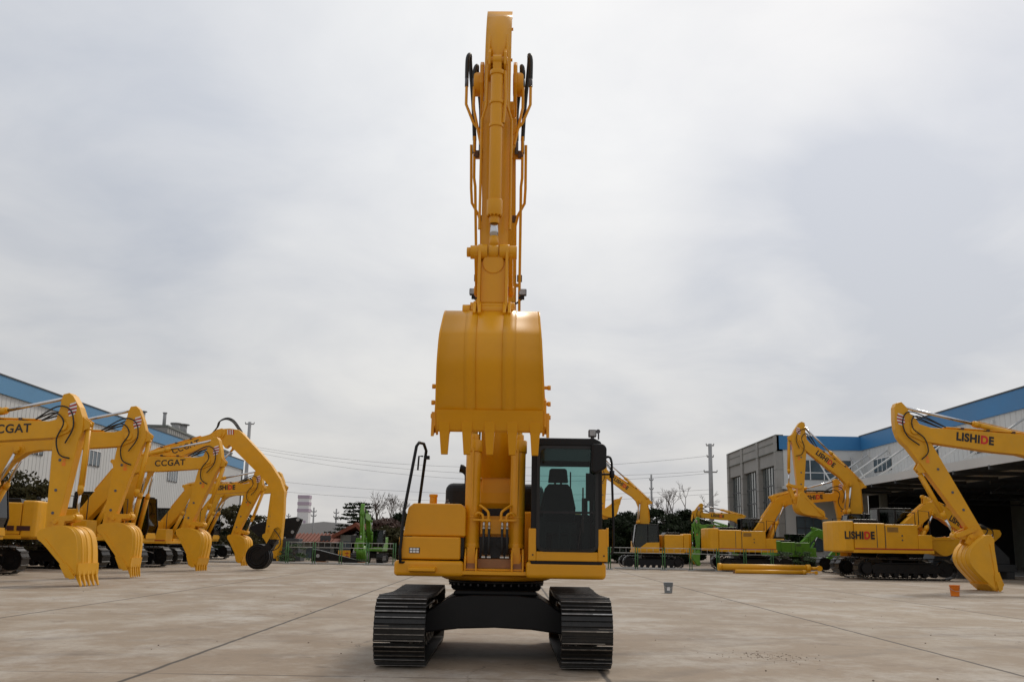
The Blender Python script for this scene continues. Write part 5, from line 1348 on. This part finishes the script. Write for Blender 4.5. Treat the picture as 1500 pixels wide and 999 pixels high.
# ------------------------------------------------------------------ light
SUN_AZ, SUN_EL = R(24), R(44)     # azimuth measured from +y towards +x
w = bpy.data.worlds.new('World'); sc.world = w; w.use_nodes = True
nt = w.node_tree; N, L = nt.nodes, nt.links
for n in list(N): N.remove(n)
out = N.new('ShaderNodeOutputWorld')
sky = N.new('ShaderNodeTexSky'); sky.sky_type = 'NISHITA'; sky.sun_disc = False; sky.sun_elevation = SUN_EL; sky.sun_rotation = SUN_AZ
sky.air_density = 1.2; sky.dust_density = 3
b1 = N.new('ShaderNodeBackground'); b1.inputs[1].default_value = .10; L.new(sky.outputs[0], b1.inputs[0])
tc = N.new('ShaderNodeTexCoord')
sp = N.new('ShaderNodeSeparateXYZ'); L.new(tc.outputs['Generated'], sp.inputs[0])
def M1(op, a, b=None):
    x = N.new('ShaderNodeMath'); x.operation = op
    for i, q in enumerate((a, b)):
        if q is None: continue
        if isinstance(q, (int, float)): x.inputs[i].default_value = q
        else: L.new(q, x.inputs[i])
    return x.outputs[0]
# project directions on a cloud ceiling so that clouds flatten towards the horizon
zz = M1('ADD', M1('MAXIMUM', sp.outputs[2], 0.0), .22)
cb = N.new('ShaderNodeCombineXYZ'); L.new(M1('DIVIDE', sp.outputs[0], zz), cb.inputs[0]); L.new(M1('DIVIDE', sp.outputs[1], zz), cb.inputs[1])
def wn(scale, det, ro, off=(0, 0, 0), dist=0):
    mp = N.new('ShaderNodeMapping'); mp.inputs['Location'].default_value = off; L.new(cb.outputs[0], mp.inputs[0])
    n = N.new('ShaderNodeTexNoise'); n.inputs['Scale'].default_value = scale; n.inputs['Detail'].default_value = det; n.inputs['Roughness'].default_value = ro; n.inputs['Distortion'].default_value = dist
    L.new(mp.outputs[0], n.inputs[0]); return n.outputs[0]
n1 = wn(.75, 5, .5, (3.1, 1.2, 0), .3); n2 = wn(2.2, 8, .55, (0.3, 5.2, 0), .4)
cl = M1('ADD', .12, M1('ADD', M1('MULTIPLY', n1, .45), M1('MULTIPLY', n2, .34)))
def blob(px, py, c0, amp):
    d = (CM @ V(((px - 750) / F_PX, -(py - 499.5) / F_PX, -1))).normalized()
    q = N.new('ShaderNodeVectorMath'); q.operation = 'DOT_PRODUCT'; L.new(tc.outputs['Generated'], q.inputs[0]); q.inputs[1].default_value = d
    g = N.new('ShaderNodeMapRange'); g.interpolation_type = 'SMOOTHSTEP'; g.inputs[1].default_value = c0; g.inputs[2].default_value = 1; g.inputs[4].default_value = amp
    L.new(q.outputs['Value'], g.inputs[0]); return g.outputs[0]
for b_ in ((1480, 290, .974, -.17), (1200, 420, .980, -.15), (60, 60, .955, -.09), (150, 560, .97, -.04), (1080, 120, .94, .07), (330, 330, .985, -.04), (480, 240, .96, .03), (620, 620, .97, .03)):
    cl = M1('ADD', cl, blob(*b_))
rp = N.new('ShaderNodeValToRGB'); L.new(cl, rp.inputs[0]); e = rp.color_ramp.elements
e[0].position = .36; e[0].color = (.50, .53, .59, 1); e[1].position = .62; e[1].color = (.755, .76, .765, 1)
x_ = rp.color_ramp.elements.new(.48); x_.color = (.635, .65, .68, 1)
# broad brightening of the cloud deck round the hidden sun
sd = V((math.sin(SUN_AZ) * math.cos(SUN_EL), math.cos(SUN_AZ) * math.cos(SUN_EL), math.sin(SUN_EL)))
dt = N.new('ShaderNodeVectorMath'); dt.operation = 'DOT_PRODUCT'; L.new(tc.outputs['Generated'], dt.inputs[0]); dt.inputs[1].default_value = sd
gl = N.new('ShaderNodeMapRange'); gl.interpolation_type = 'SMOOTHSTEP'; gl.inputs[1].default_value = .4; gl.inputs[2].default_value = 1.0; gl.inputs[3].default_value = .90; gl.inputs[4].default_value = 1.12
L.new(dt.outputs['Value'], gl.inputs[0])
b2 = N.new('ShaderNodeBackground'); wm = N.new('ShaderNodeMix'); wm.data_type = 'RGBA'; wm.blend_type = 'MULTIPLY'; wm.inputs[0].default_value = 1
wr = N.new('ShaderNodeValToRGB'); L.new(sp.outputs[2], wr.inputs[0]); wr.color_ramp.elements[0].position = .0; wr.color_ramp.elements[0].color = (.90, .875, .84, 1); wr.color_ramp.elements[1].position = .38; wr.color_ramp.elements[1].color = (1, 1, 1, 1)
L.new(rp.outputs[0], wm.inputs[6]); L.new(wr.outputs[0], wm.inputs[7]); L.new(wm.outputs[2], b2.inputs[0]); L.new(gl.outputs[0], b2.inputs[1])
mx = N.new('ShaderNodeMixShader'); mx.inputs[0].default_value = .93
L.new(b1.outputs[0], mx.inputs[1]); L.new(b2.outputs[0], mx.inputs[2]); L.new(mx.outputs[0], out.inputs[0])
sun = bpy.data.objects.new('sun', bpy.data.lights.new('sun', 'SUN')); col.objects.link(sun)
sun.data.energy = 1.5; sun.data.angle = R(10); sun.data.color = (1, .93, .82)
sun.rotation_euler = V(sd).to_track_quat('Z', 'Y').to_euler()

sc.view_settings.view_transform = 'Standard'; sc.view_settings.look = 'None'; sc.view_settings.gamma = 1; sc.view_settings.exposure = .1
sc.cycles.use_denoising = True
sc.cycles.max_bounces = 6; sc.cycles.transparent_max_bounces = 12
